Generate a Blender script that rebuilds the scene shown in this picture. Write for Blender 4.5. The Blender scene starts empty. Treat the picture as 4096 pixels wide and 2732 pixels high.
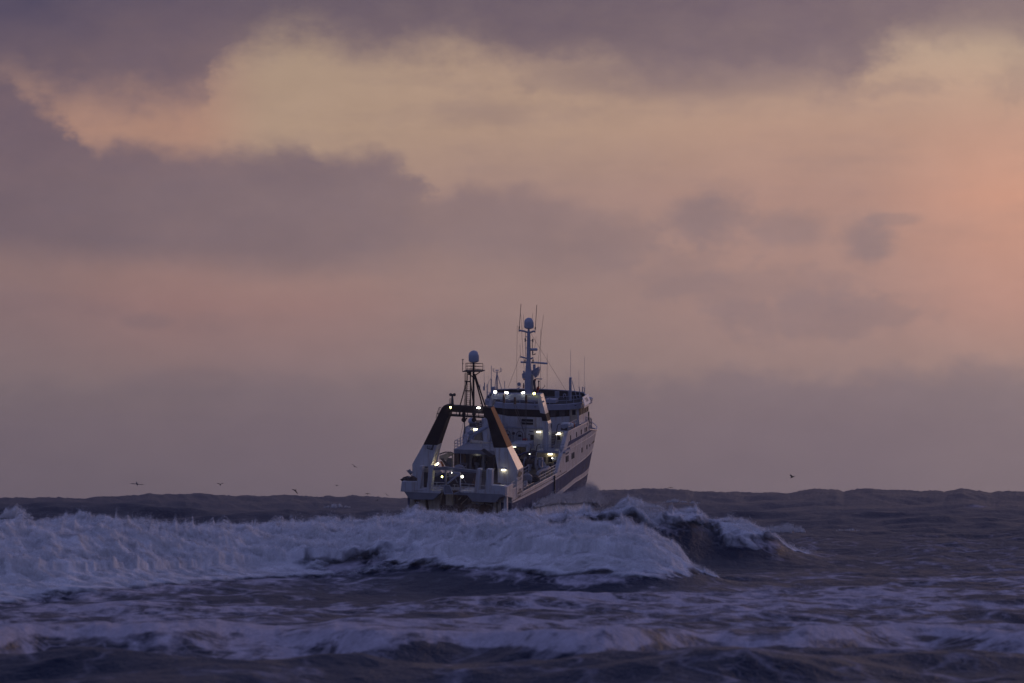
import bpy, bmesh, math, random
import numpy as np
from mathutils import Vector, Matrix
# ------------------------------------------------------------------ camera, world, sun
SC = bpy.context.scene
COL = SC.collection
F = 20000.0            # focal length in units of a 4096-wide frame
H0 = 2003.0            # row of the level horizon in that frame
CH = 3.3               # camera height above mean sea level (m)
TILT = math.atan((H0 - 1366.0) / F)
cam_d = bpy.data.cameras.new("camera")
cam_d.sensor_width = 36.0
cam_d.lens = F / 4096.0 * 36.0
cam_d.clip_start = 1.0
cam_d.clip_end = 60000.0
cam_d.dof.use_dof = True
cam_d.dof.focus_distance = 615.0
cam_d.dof.aperture_fstop = 3.2
cam = bpy.data.objects.new("camera", cam_d)
cam.location = (0, 0, CH)
cam.rotation_euler = (math.pi / 2 + TILT, 0, 0)
COL.objects.link(cam)
SC.camera = cam
SC.view_settings.view_transform = 'Standard'
SC.view_settings.look = 'None'
SC.view_settings.exposure = 0.0
SC.view_settings.gamma = 1.0
SC.render.resolution_x, SC.render.resolution_y = 1024, 683
SC.cycles.max_bounces = 5
SC.cycles.transparent_max_bounces = 48
SC.cycles.diffuse_bounces = 2
SC.cycles.glossy_bounces = 2
SC.cycles.volume_bounces = 0

def lin(c):
    c = c / 255.0
    return c / 12.92 if c <= 0.04045 else ((c + 0.055) / 1.055) ** 2.4
def rgb(r, g, b, k=1.0):
    return (lin(r) * k, lin(g) * k, lin(b) * k, 1.0)

class NT:
    """small helper for wiring node trees"""
    def __init__(s, tree):
        s.t = tree; s.n = tree.nodes; s.l = tree.links
    def node(s, typ, **kw):
        n = s.n.new(typ)
        for k, v in kw.items(): setattr(n, k, v)
        return n
    def put(s, inp, v):
        if isinstance(v, bpy.types.NodeSocket): s.l.new(v, inp)
        elif v is not None: inp.default_value = v
    def math(s, op, a, b=None, c=None, clamp=False):
        n = s.node('ShaderNodeMath', operation=op, use_clamp=clamp)
        for i, v in enumerate((a, b, c)): s.put(n.inputs[i], v)
        return n.outputs[0]
    def mix(s, f, a, b, blend='MIX'):
        n = s.node('ShaderNodeMix', data_type='RGBA', blend_type=blend)
        s.put(n.inputs[0], f); s.put(n.inputs[6], a); s.put(n.inputs[7], b)
        return n.outputs[2]
    def fmix(s, f, a, b):
        n = s.node('ShaderNodeMix', data_type='FLOAT')
        s.put(n.inputs[0], f); s.put(n.inputs[2], a); s.put(n.inputs[3], b)
        return n.outputs[0]
    def rng(s, v, a, b, c=0.0, d=1.0, interp='LINEAR'):
        n = s.node('ShaderNodeMapRange', interpolation_type=interp)
        for i, x in enumerate((v, a, b, c, d)): s.put(n.inputs[i], x)
        return n.outputs[0]
    def noise(s, vec, scale, detail=4.0, rough=0.5, dist=0.0):
        n = s.node('ShaderNodeTexNoise')
        s.put(n.inputs['Vector'], vec); n.inputs['Scale'].default_value = scale
        n.inputs['Detail'].default_value = detail; n.inputs['Roughness'].default_value = rough
        n.inputs['Distortion'].default_value = dist
        return n.outputs['Fac']
    def comb(s, x, y, z=0.0):
        n = s.node('ShaderNodeCombineXYZ')
        for i, v in enumerate((x, y, z)): s.put(n.inputs[i], v)
        return n.outputs[0]
    def ramp(s, f, stops, interp='EASE'):
        n = s.node('ShaderNodeValToRGB'); cr = n.color_ramp; cr.interpolation = interp
        while len(cr.elements) < len(stops): cr.elements.new(0.5)
        for e, (p, c) in zip(cr.elements, stops): e.position = p
        for e, (p, c) in zip(cr.elements, stops):
            e.position = p; e.color = c if len(c) == 4 else (*c, 1)
        s.put(n.inputs[0], f)
        return n.outputs[0]

SUN_AZ, SUN_EL = math.radians(33.0), math.radians(13.0)     # azimuth clockwise from the view direction (+Y)
world = bpy.data.worlds.new("World"); SC.world = world; world.use_nodes = True
W = NT(world.node_tree); W.n.clear()
wout = W.node('ShaderNodeOutputWorld'); wbg = W.node('ShaderNodeBackground')
W.l.new(wbg.outputs[0], wout.inputs[0])
sky = W.node('ShaderNodeTexSky', sky_type='NISHITA')
sky.sun_disc = False; sky.sun_elevation = SUN_EL; sky.sun_rotation = SUN_AZ
sky.altitude = 0.0; sky.air_density = 1.0; sky.dust_density = 1.5; sky.ozone_density = 2.5
SKY_STRENGTH = 0.115
tc = W.node('ShaderNodeTexCoord'); sep = W.node('ShaderNodeSeparateXYZ')
W.l.new(tc.outputs['Generated'], sep.inputs[0])
DX, DY, DZ = sep.outputs
az = W.math('ARCTAN2', DX, DY)
el = W.math('ARCSINE', DZ)
U0 = W.math('MULTIPLY_ADD', az, F * 0.574, 2048 * 0.574)      # 2351-wide chart of the cloud deck (azimuth)
V0 = W.math('MULTIPLY_ADD', el, -F * 0.574, H0 * 0.574)       # and elevation, 0 at 5.7 degrees, 1150 at the horizon
nv = W.comb(W.math('MULTIPLY', U0, 1 / 330.0), W.math('MULTIPLY', V0, 1 / 190.0))
nv2 = W.comb(W.math('MULTIPLY', U0, 1 / 120.0), W.math('MULTIPLY', V0, 1 / 80.0), 7.3)
w1 = W.noise(nv, 1.0, 3.0, 0.5); w2 = W.noise(W.comb(W.math('MULTIPLY', U0, 1 / 330.0), W.math('MULTIPLY', V0, 1 / 190.0), 19.0), 1.0, 3.0, 0.5)
w3 = W.noise(nv2, 1.0, 5.0, 0.55); w4 = W.noise(W.comb(W.math('MULTIPLY', U0, 1 / 120.0), W.math('MULTIPLY', V0, 1 / 80.0), 31.0), 1.0, 5.0, 0.55)
VMAX = 1250.0
def chart(ucoord, vcoord, xs, ys, rows, interp='EASE'):
    """rows[j][i] at (xs[i], ys[j]): one vertical ramp per column, blended sideways"""
    vf = W.math('MULTIPLY', vcoord, 1 / VMAX, clamp=True)
    cur = None
    for i, x in enumerate(xs):
        st = [(min(1.0, y / VMAX), rows[j][i]) for j, y in enumerate(ys)]
        c = W.ramp(vf, st, interp)
        if cur is None: cur = c
        else:
            f = W.rng(ucoord, xs[i - 1], x, interp='SMOOTHSTEP')
            cur = W.mix(f, cur, c)
    return cur
UMAX = 2351.0
def edge(pts):
    """height of a cloud edge along the azimuth, as a smooth piecewise curve"""
    uf = W.math('MULTIPLY', UE, 1 / UMAX, clamp=True)
    pts = [(x / UMAX, y / VMAX) for x, y in pts]
    return W.math('MULTIPLY', W.ramp(uf, [(x, (y, y, y)) for x, y in pts], 'LINEAR'), VMAX)
def nz(su, sv, off, det=5.0, rough=0.58, amp=1.0):
    v = W.comb(W.math('MULTIPLY', U0, 1 / su), W.math('MULTIPLY', V0, 1 / sv), off)
    return W.math('MULTIPLY', W.math('SUBTRACT', W.noise(v, 1.0, det, rough), 0.5), amp)
def add(*v):
    r = v[0]
    for x in v[1:]: r = W.math('ADD', r, x)
    return r
nA = nz(240, 130, 1.0, 3, .5, 90.0); nB = nz(95, 70, 5.0, 10, .66, 135.0); nC = nz(420, 60, 9.0, 5, .55, 1.0)
UE = add(U0, nz(110, 80, 13.0, 9, .64, 190.0), nz(300, 160, 17.0, 3, .5, 90.0))
# top deck of dark cloud
e1 = edge([(0,175),(60,185),(130,215),(200,205),(300,250),(400,240),(480,225),(505,160),(545,112),(640,88),(700,82),(770,98),(850,116),(950,118),(1050,106),(1150,135),(1250,155),(1400,172),(1500,195),(1700,205),(1850,200),(1960,195),(2010,150),(2050,95),(2150,75),(2250,82),(2300,92),(2351,100)])
a1 = W.math('MULTIPLY', 0.96, W.rng(add(e1, W.math('MULTIPLY', V0, -1.0), nA, nB), -78.0, 84.0, interp='SMOOTHSTEP'))
# long bank on the left with lumpy tops
t2 = edge([(0,170),(60,222),(130,268),(180,322),(210,342),(260,322),(330,324),(400,346),(500,346),(610,342),(640,330),(700,330),(725,352),(800,356),(860,340),(925,366),(955,400),(985,446),(1010,440),(1080,408),(1150,435),(1200,420),(1300,452),(1400,478),(1500,520)])
b2 = edge([(0,578),(200,592),(400,604),(700,622),(900,602),(1000,592),(1150,606),(1300,640),(1500,660)])
s2 = W.ramp(W.math('MULTIPLY', UE, 1 / UMAX, clamp=True), [(x / UMAX, (v, v, v)) for x, v in [(0,.96),(820,.95),(920,.88),(990,.70),(1080,.76),(1250,.66),(1380,.42),(1480,.15),(1560,0)]], 'LINEAR')
a2 = W.math('MULTIPLY', W.rng(add(V0, W.math('MULTIPLY', t2, -1.0), W.math('MULTIPLY', nB, .50), W.math('MULTIPLY', nA, .22)), -24.0, 40.0, interp='SMOOTHSTEP'),
            W.rng(add(b2, W.math('MULTIPLY', V0, -1.0), W.math('MULTIPLY', nA, .35), W.math('MULTIPLY', nB, .30)), -56.0, 50.0, interp='SMOOTHSTEP'))
a2 = W.math('MULTIPLY', a2, s2)
# torn puffs on the right
def puff(cx, cy, rx, ry, k, n=1.0, soft=.75):
    dx = W.math('MULTIPLY', W.math('SUBTRACT', U0, cx), 1 / rx); dy = W.math('MULTIPLY', W.math('SUBTRACT', V0, cy), 1 / ry)
    r = W.math('SQRT', W.math('ADD', W.math('MULTIPLY', dx, dx), W.math('MULTIPLY', dy, dy)))
    r = add(r, W.math('MULTIPLY', nB, .012 * n), W.math('MULTIPLY', nA, .006 * n))
    return W.math('MULTIPLY', W.rng(r, 1.25, 1.25 - soft, interp='SMOOTHSTEP'), k)
puffs = [puff(1625,500,116,76,.85,1.,1.0), puff(1800,528,120,54,.62,1.,1.), puff(1985,552,72,66,.85,1.1,.95), puff(2050,505,70,16,.45,.7), puff(1760,660,240,60,.36,2.2), puff(1880,725,230,60,.48,1.8), puff(1560,620,120,70,.35,1.6),
         puff(1130,262,260,40,.16,2.0,1.1), puff(2060,205,130,34,.34,2.0,1.1), puff(2330,200,80,70,.34,2.2,1.1), puff(2240,30,160,60,.40,2.0,1.1), puff(330,742,60,22,.35,1.0), puff(430,880,150,40,.28,1.2), puff(1420,560,110,70,.40,1.6), puff(1500,190,300,40,.35,1.4)]
# low bank above the horizon
t4 = edge([(0,880),(400,850),(700,860),(1000,850),(1300,870),(1600,862),(1800,856),(1900,848),(2050,862),(2200,842),(2300,832),(2351,850)])
a4 = W.math('MULTIPLY', W.rng(add(V0, W.math('MULTIPLY', t4, -1.0), W.math('MULTIPLY', nB, 1.05), W.math('MULTIPLY', nA, 1.1)), -26.0, 44.0, interp='SMOOTHSTEP'), W.rng(U0, 900.0, 1700.0, .35, .78))
inv = W.math('MULTIPLY', W.math('SUBTRACT', 1.0, a1), W.math('SUBTRACT', 1.0, a2))
inv = W.math('MULTIPLY', inv, W.math('SUBTRACT', 1.0, a4))
for p_ in puffs: inv = W.math('MULTIPLY', inv, W.math('SUBTRACT', 1.0, p_))
alpha = W.math('SUBTRACT', 1.0, inv)
# thin veils everywhere
veil = W.rng(add(nz(300, 110, 21.0, 6, .6, 1.0), W.math('MULTIPLY', nC, .7)), -.06, .34, 0.0, .24, interp='SMOOTHSTEP')
alpha = W.math('ADD', W.math('MULTIPLY', alpha, W.math('MULTIPLY_ADD', nz(160, 90, 33.0, 6, .6, 1.0), .35, .93)), W.math('MULTIPLY', veil, inv), clamp=True)
GX = [0, 420, 640, 1200, 1900, 2351]; CX = [0, 500, 1200, 1900, 2351]; GY = [0, 120, 300, 450, 700, 900, 1150]
GLOW = [
 [(140,116,112), (145,120,114), (156,134,119), (164,142,123), (174,150,134), (180,156,136)],
 [(144,118,111), (154,125,115), (167,143,124), (173,146,127), (181,154,135), (189,162,140)],
 [(162,126,113), (172,134,117), (172,145,125), (172,143,125), (180,145,128), (191,150,131)],
 [(146,118,111), (156,126,116), (162,134,121), (161,132,123), (174,138,126), (204,152,130)],
 [(134,110,110), (148,116,112), (152,120,115), (150,125,120), (165,133,125), (187,143,129)],
 [(127,110,111), (131,112,112), (133,114,115), (142,122,119), (152,128,123), (160,135,127)],
 [(109,97,105), (111,99,106), (115,102,109), (122,108,113), (131,116,119), (139,122,123)],
]
CLOUDC = [
 [(74,69,92), (92,81,97), (97,84,99), (109,93,105), (126,108,114)],
 [(94,82,97), (108,92,102), (108,93,103), (118,101,109), (134,116,117)],
 [(106,91,102), (112,95,104), (126,108,112), (142,120,120), (156,132,125)],
 [(109,94,103), (120,103,109), (130,111,114), (142,121,121), (156,130,122)],
 [(114,98,104), (122,104,108), (136,116,116), (141,120,121), (152,127,122)],
 [(106,94,102), (110,97,104), (120,105,110), (127,111,116), (131,115,119)],
 [(99,89,99), (102,91,100), (112,99,107), (119,105,112), (127,112,116)],
]
glow = chart(U0, V0, GX, GY, [[rgb(*c) for c in r] for r in GLOW], 'LINEAR')
cloud = chart(U0, V0, CX, GY, [[rgb(*c) for c in r] for r in CLOUDC], 'LINEAR')
deck = W.mix(alpha, glow, cloud)
mott = W.math('MULTIPLY_ADD', W.math('SUBTRACT', W.noise(nv, 2.2, 6.0, 0.6), 0.5), 0.16, 1.0)
deck = W.mix(1.0, deck, W.comb(mott, mott, mott), 'MULTIPLY')
# above the charted band the cloud deck thins into the clear blue dusk sky
clear = W.mix(1.0, sky.outputs[0], (SKY_STRENGTH * .24, SKY_STRENGTH * .22, SKY_STRENGTH * .34, 1), 'MULTIPLY')
clear = W.mix(1.0, clear, (.061, .060, .120, 1), 'ADD')
up = W.rng(el, math.radians(7.0), math.radians(26.0), interp='SMOOTHSTEP')
side = W.rng(W.math('ABSOLUTE', az), math.radians(14.0), math.radians(80.0), interp='SMOOTHSTEP')
k = W.math('MAXIMUM', up, side)
full = W.mix(k, deck, clear)
# bright hole in the cloud where the low sun stands, well right of the frame
nd = W.node('ShaderNodeVectorMath', operation='DOT_PRODUCT'); W.l.new(tc.outputs['Generated'], nd.inputs[0])
nd.inputs[1].default_value = (math.sin(SUN_AZ) * math.cos(SUN_EL), math.cos(SUN_AZ) * math.cos(SUN_EL), math.sin(SUN_EL))
g = W.math('POWER', 2.718, W.math('MULTIPLY', W.math('SUBTRACT', nd.outputs['Value'], 1.0), 80.0))
gl = W.mix(1.0, W.comb(g, g, g), (.62, .32, .18, 1), 'MULTIPLY')
full = W.mix(1.0, full, gl, 'ADD')
W.l.new(full, wbg.inputs[0]); wbg.inputs[1].default_value = 1.08

sun_d = bpy.data.lights.new("sun", 'SUN'); sun_d.energy = 0.28; sun_d.angle = math.radians(14.0)
sun_d.color = (1.0, 0.60, 0.36)
sun = bpy.data.objects.new("sun", sun_d); COL.objects.link(sun)
sd = Vector((math.sin(SUN_AZ) * math.cos(SUN_EL), math.cos(SUN_AZ) * math.cos(SUN_EL), math.sin(SUN_EL)))
sun.rotation_euler = sd.to_track_quat('Z', 'Y').to_euler()
sun.location = (200, 300, 60)

# ------------------------------------------------------------------ shared helpers
def make_mat(name, base, rough=0.6, metal=0.0, wear=0.15, wscale=1.5, spec=0.5, dirt=None, dirt_amt=0.0, bump=0.0):
    m = bpy.data.materials.new(name); m.use_nodes = True
    t = NT(m.node_tree); b = t.n['Principled BSDF']
    tcn = t.node('ShaderNodeTexCoord'); v = tcn.outputs['Object']
    n = t.noise(v, wscale, 5.0, 0.6)
    f = t.rng(n, 0.3, 0.7, 1.0 - wear, 1.0 + wear)
    col = t.mix(1.0, (*base, 1), t.comb(f, f, f), 'MULTIPLY')
    if dirt is not None:
        mp = t.node('ShaderNodeMapping'); mp.inputs['Scale'].default_value = (2.6, 2.6, 0.28)
        t.l.new(v, mp.inputs[0])
        dn = t.noise(mp.outputs[0], 1.3, 6.0, 0.65)
        col = t.mix(t.math('MULTIPLY', t.rng(dn, 0.47, 0.66), dirt_amt), col, (*dirt, 1))
    t.l.new(col, b.inputs['Base Color'])
    b.inputs['Roughness'].default_value = rough; b.inputs['Metallic'].default_value = metal
    b.inputs['Specular IOR Level'].default_value = spec
    if bump:
        bn = t.node('ShaderNodeBump'); bn.inputs['Strength'].default_value = bump; bn.inputs['Distance'].default_value = 0.05
        t.l.new(t.noise(v, 0.9, 5.0, 0.6), bn.inputs['Height']); t.l.new(bn.outputs[0], b.inputs['Normal'])
    return m
def emit_mat(name, col, strength):
    m = bpy.data.materials.new(name); m.use_nodes = True
    t = NT(m.node_tree); b = t.n['Principled BSDF']
    b.inputs['Base Color'].default_value = (0.8, 0.8, 0.8, 1)
    b.inputs['Emission Color'].default_value = (*col, 1); b.inputs['Emission Strength'].default_value = strength
    return m

def tag(o, label=None, cat=None, group=None, kind=None):
    if label: o['label'] = label
    if cat: o['category'] = cat
    if group: o['group'] = group
    if kind: o['kind'] = kind
    return o

# value / gradient noise on numpy arrays
_rs = np.random.RandomState(5)
_perm = _rs.permutation(256); _perm = np.concatenate([_perm, _perm, _perm])
_g3 = _rs.normal(size=(256, 3)).astype(np.float32); _g3 /= np.linalg.norm(_g3, axis=1)[:, None]
def pnoise(x, y, z=None):
    x = np.asarray(x, np.float32); y = np.asarray(y, np.float32)
    z = np.zeros_like(x) + 0.37 if z is None else np.asarray(z, np.float32)
    xi = np.floor(x).astype(np.int32); yi = np.floor(y).astype(np.int32); zi = np.floor(z).astype(np.int32)
    xf, yf, zf = x - xi, y - yi, z - zi
    u = xf * xf * (3 - 2 * xf); v = yf * yf * (3 - 2 * yf); w = zf * zf * (3 - 2 * zf)
    xi &= 255; yi &= 255; zi &= 255
    def g(a, b, c):
        h = _perm[_perm[_perm[(xi + a) & 255] + ((yi + b) & 255)] + ((zi + c) & 255)]
        gg = _g3[h]
        return gg[..., 0] * (xf - a) + gg[..., 1] * (yf - b) + gg[..., 2] * (zf - c)
    def lp(t, a, b): return a + t * (b - a)
    return lp(w, lp(v, lp(u, g(0,0,0), g(1,0,0)), lp(u, g(0,1,0), g(1,1,0))), lp(v, lp(u, g(0,0,1), g(1,0,1)), lp(u, g(0,1,1), g(1,1,1)))) * 1.5
def fbm(x, y, z=None, o=4, gain=0.5, billow=False):
    s = 0.0; a = 1.0; t = 0.0; f = 1.0
    for i in range(o):
        n = pnoise(x * f + 17.3 * i, y * f - 9.1 * i, None if z is None else z * f + 3.7 * i)
        s = s + a * ((1 - 2 * np.abs(n)) if billow else n); t += a; a *= gain; f *= 2.03
    return s / t
def ss(a, b, x):
    t = np.clip((x - a) / (b - a), 0, 1); return t * t * (3 - 2 * t)
def zc(py, d): return CH - (py - H0) * d / F     # height that a crest at distance d needs to be seen at row py

def haze(density=0.00009):
    """the salt-laden air over the surf: one closed box round the camera, the sea sheet and the ship"""
    x, y0, y1, z0, z1 = 2600.0, -60.0, 4400.0, -12.0, 70.0
    vs = [(sx * x, y, z) for z in (z0, z1) for y in (y0, y1) for sx in (-1, 1)]
    me = bpy.data.meshes.new('haze'); me.from_pydata(vs, [], [(0,1,3,2),(4,6,7,5),(0,4,5,1),(2,3,7,6),(0,2,6,4),(1,5,7,3)])
    bm = bmesh.new(); bm.from_mesh(me); bmesh.ops.recalc_face_normals(bm, faces=bm.faces); bm.to_mesh(me); bm.free()
    m = bpy.data.materials.new('haze'); m.use_nodes = True; t = NT(m.node_tree); t.n.clear()
    out = t.node('ShaderNodeOutputMaterial'); v = t.node('ShaderNodeVolumePrincipled')
    v.inputs['Color'].default_value = (.92, .90, .95, 1); v.inputs['Density'].default_value = density; v.inputs['Anisotropy'].default_value = 0.2
    t.l.new(v.outputs[0], out.inputs['Volume']); me.materials.append(m)
    o = bpy.data.objects.new('haze', me); COL.objects.link(o); o['kind'] = 'stuff'; o['label'] = 'thin sea haze hanging over the surf'
haze()
# ------------------------------------------------------------------ the sea
def mesh_grid(name, X, Y, Z, attrs=None):
    r, c = X.shape
    co = np.empty((r * c, 3), np.float32); co[:, 0] = X.ravel(); co[:, 1] = Y.ravel(); co[:, 2] = Z.ravel()
    i = np.arange(r * c).reshape(r, c)
    q = np.stack([i[:-1, :-1], i[:-1, 1:], i[1:, 1:], i[1:, :-1]], -1).reshape(-1, 4)
    me = bpy.data.meshes.new(name)
    me.vertices.add(len(co)); me.vertices.foreach_set('co', co.ravel())
    me.loops.add(q.size); me.loops.foreach_set('vertex_index', q.ravel().astype(np.int32))
    me.polygons.add(len(q)); me.polygons.foreach_set('loop_start', np.arange(0, q.size, 4, dtype=np.int32))
    me.polygons.foreach_set('loop_total', np.full(len(q), 4, np.int32))
    me.polygons.foreach_set('use_smooth', np.ones(len(q), bool))
    me.update(calc_edges=True)
    for k, v in (attrs or {}).items():
        a = me.attributes.new(k, 'FLOAT', 'POINT'); a.data.foreach_set('value', v.astype(np.float32).ravel())
    return me

RA = [(-1500,2050),(-400,2035),(0,2063),(30,2030),(61,2012),(95,2045),(129,2080),(200,2078),(306,2060),(442,2063),(560,2085),(647,2094),(851,2097),(1055,2090),(1180,2080),(1293,2067),(1400,2074),(1501,2061),(1600,2050),(1650,2020),(1698,2034),(1787,2049),(1864,2043),(1948,2058),(2020,2050),(2097,2040),(2200,2050),(2412,2030),(2480,2010),(2531,1992),(2570,2002),(2600,2020),(2680,2028),(2765,2028),(2854,2064),(3007,2074),(3109,2078),(3160,2110),(3217,2160),(3300,2190),(5600,2200)]
RB = [(-1500,2150),(0,2130),(300,2128),(700,2140),(1200,2132),(1500,2128),(1700,2112),(1900,2118),(2100,2110),(2300,2112),(2500,2116),(2620,2124),(2720,2142),(2800,2170),(2880,2208),(2980,2255),(3150,2325),(5600,2360)]
RC = [(-1500,2540),(0,2530),(400,2525),(850,2512),(1100,2545),(1400,2535),(1560,2530),(1900,2545),(2200,2540),(2600,2528),(3000,2545),(3400,2520),(3700,2522),(4000,2535),(5600,2530)]
RE = [(-1500,2000),(0,2000),(204,2000),(340,2000),(422,1994),(560,1990),(592,1983),(640,1988),(749,1981),(830,1983),(885,1988),(1021,1989),(1191,1984),(1361,1989),(1430,1983),(1500,1988),(1600,1995),(1800,1990),(2100,1975),(2380,1961),(2500,1957),(2600,1953),(2740,1956),(2778,1966),(2918,1967),(2982,1974),(3160,1974),(3220,1964),(3255,1956),(3344,1958),(3376,1968),(3430,1960),(3491,1955),(3669,1970),(3739,1966),(3777,1970),(3847,1959),(3962,1974),(4013,1969),(4096,1970),(5600,1975)]
BA = [(-1500,2150),(0,2150),(2000,2150),(2200,2110),(2330,2084),(2600,2086),(2700,2090),(2830,2096),(2870,2110),(2900,2150),(3000,2170),(3217,2175),(5600,2175)]
BB = [(-1500,2500),(0,2475),(330,2462),(500,2425),(900,2355),(1200,2310),(1450,2278),(1600,2245),(1750,2250),(1900,2300),(2300,2322),(2500,2312),(2700,2285),(2850,2245),(5600,2240)]
def curve(pts, u): return np.interp(u, [p[0] for p in pts], [p[1] for p in pts])

_waves = []
_wr = random.Random(11)
for lam, amp, n in ((120, .55, 3), (70, .50, 4), (38, .34, 5), (20, .20, 6), (11, .12, 6), (6, .07, 6), (3.2, .04, 6)):
    for i in range(n):
        th = math.radians(_wr.gauss(-90, 32))
        _waves.append((lam * _wr.uniform(.8, 1.25), amp * _wr.uniform(.6, 1.2) / math.sqrt(n) * 1.5, th, _wr.uniform(0, 6.28)))
def sea_waves(X, Y, dy, lo=0.0):
    Z = np.zeros_like(X)
    for lam, amp, th, ph in _waves:
        k = 2 * math.pi / lam
        att = np.clip(lam / (3.0 * dy) - 0.6, 0, 1)
        big = 1.0 if lam < 30 else ss(300, 650, Y) * 1.0 + 0.25
        p = k * (X * math.cos(th) + Y * math.sin(th)) + ph + 0.5 * np.sin(X * .01 + ph)
        s = 0.5 + 0.5 * np.sin(p)
        Z = Z + amp * big * att * (2 * s ** 1.6 - 0.9)
    return Z

def ridge_d(d0, wob, u):
    return d0 + wob * np.sin(u * .0016 + d0) - (9.0 * (1 - ss(200, 1300, u)) if d0 < 200 else 0)
def foam_ridges(X, Y, u):
    """height of the swells that carry the breakers"""
    Z = np.zeros_like(X)
    for pts, d0, wf, wb, wob in ((RA, 222., 5.5, 16., 5.), (RB, 176., 7.5, 14., 5.)):
        d = ridge_d(d0, wob, u)
        h = np.maximum(zc(curve(pts, u), d) - (0.70 if d0 > 200 else 0.50), 0)
        h = h * (1 - .75 * (ss(2950, 3350, u) if d0 > 200 else ss(2560, 3000, u)))
        o = Y - d
        Z = np.maximum(Z, h * np.where(o < 0, np.exp(-(o / wf) ** 2), np.exp(-(o / wb) ** 2)))
    return Z

def sea_height(X, Y, u, dy):
    zw = sea_waves(X, Y, dy)
    damp = 1 - 0.90 * np.exp(-((Y - 200) / 60.) ** 2); rd = foam_ridges(X, Y, u); cd = 1 - .85 * ss(.1, .9, rd)
    Z = zw * damp * np.where(Y < 300, 0.55, 0.55 + 0.45 * ss(300, 500, Y))
    # chop
    n = fbm(X / 3.1, Y / 3.6, o=3, billow=True)
    Z = Z + cd * 0.16 * n * np.clip(3.6 / (2.5 * dy) - .3, 0, 1)
    Z = Z + cd * 0.30 * fbm(X / 9., Y / 7., o=3, billow=True) * np.clip(8 / (2.5 * dy) - .3, 0, 1)
    Z = Z + rd
    # surf line in the foreground
    d = 104. + 3.5 * np.sin(u * .0021) + 1.5 * np.sin(u * .0073)
    h = zc(curve(RC, u) - 12 + 22 * fbm(u / 140., u * 0 + 3., o=4), d)
    o = Y - d
    cz = np.where(o < 0, np.exp(-(np.abs(o) / 2.0) ** 1.9), np.exp(-(o / 7.0) ** 2))
    Z = Z * (1 - .8 * cz) + h * cz
    # low shoulder in front of the frame bottom
    Z = Z + 0.42 * np.exp(-((Y - 88 - 2.5 * np.sin(u * .0013 + 2)) / 2.6) ** 2) * (0.5 + 0.5 * np.sin(u * .0024 + 1))
    # swell carrying the foam field on the right (its crest ends the dark water)
    w = ss(2750, 3300, u)
    cr = curve([(2700, 2190), (3217, 2165), (3450, 2170), (3700, 2150), (3900, 2155), (4096, 2140), (5600, 2140)], u)
    o = Y - 262.
    Z = Z + w * np.maximum(zc(cr, 262.), 0) * np.where(o < 0, np.exp(-(o / 30.) ** 2), np.exp(-(o / 22.) ** 2))
    # dark hump of water close astern of the ship, and the wave lifting her bow
    Z = Z + 1.9 * np.exp(-((Y - 588) / 9.) ** 2) * np.exp(-((u - 1835) / 160.) ** 2)
    Z = Z + 3.4 * np.exp(-((Y - 668) / 26.) ** 2) * np.exp(-((u - 2480) / 330.) ** 2)
    # big swell that makes the ragged skyline
    d = 1050. + 60 * np.sin(u * .0011) + 45 * fbm(X / 30., Y * 0 + 4.4, o=3)
    h = zc(curve(RE, u), d); o = Y - d
    g = np.where(o < 0, np.exp(-(o / 120.) ** 2), np.exp(-(o / 90.) ** 2))
    fine = 1.0 * (fbm(X / 5.5 + Y / 23., Y / 48., o=4, gain=.6, billow=True) - .5)
    Z = Z * (1 - 0.9 * g) + (h + fine) * g + zw * 0.12 * g
    top = zc(1990 + 4 * fbm(u / 200., u * 0, o=2), Y)
    Z = np.where(Y > 1150, np.minimum(Z, top + 0 * Y), Z)
    # keep the trough round the stern below her deck
    dx = (u - 2048) / F * Y
    near = np.exp(-((Y - 606) / 14.) ** 2) * np.exp(-((dx + 5.5) / 15.) ** 4)
    Z = Z * (1 - near) + np.minimum(Z, 1.9) * near
    return Z

ys = [np.arange(18, 62, 1.2), np.arange(62, 82, .35), np.arange(82, 112, .10), np.arange(112, 150, .17), np.arange(150, 330, .30),
      330 * 1.0022 ** np.arange(0, int(math.log(760 / 330) / math.log(1.0022))), ]
yv = np.concatenate(ys); yl = yv[-1]
far = yl * 1.0035 ** np.arange(1, 1 + int(math.log(1500 / yl) / math.log(1.0035)))
far2 = far[-1] * 1.02 ** np.arange(1, 52)
yv = np.concatenate([yv, far, far2]).astype(np.float64)
uf = np.arange(-420, 4520, 5.2)
s1 = 4520 + 8 * 1.18 ** np.arange(0, 45); s2 = -420 - 8 * 1.18 ** np.arange(0, 45)
uv = np.concatenate([s2[::-1], uf, s1])
UU, YY = np.meshgrid(uv, yv)
XX = (UU - 2048) / F * YY
DYY = np.meshgrid(uv, np.gradient(yv))[1]
UC = np.clip(UU, -1500, 5600)
ZZ = sea_height(XX, YY, UC, DYY)

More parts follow.
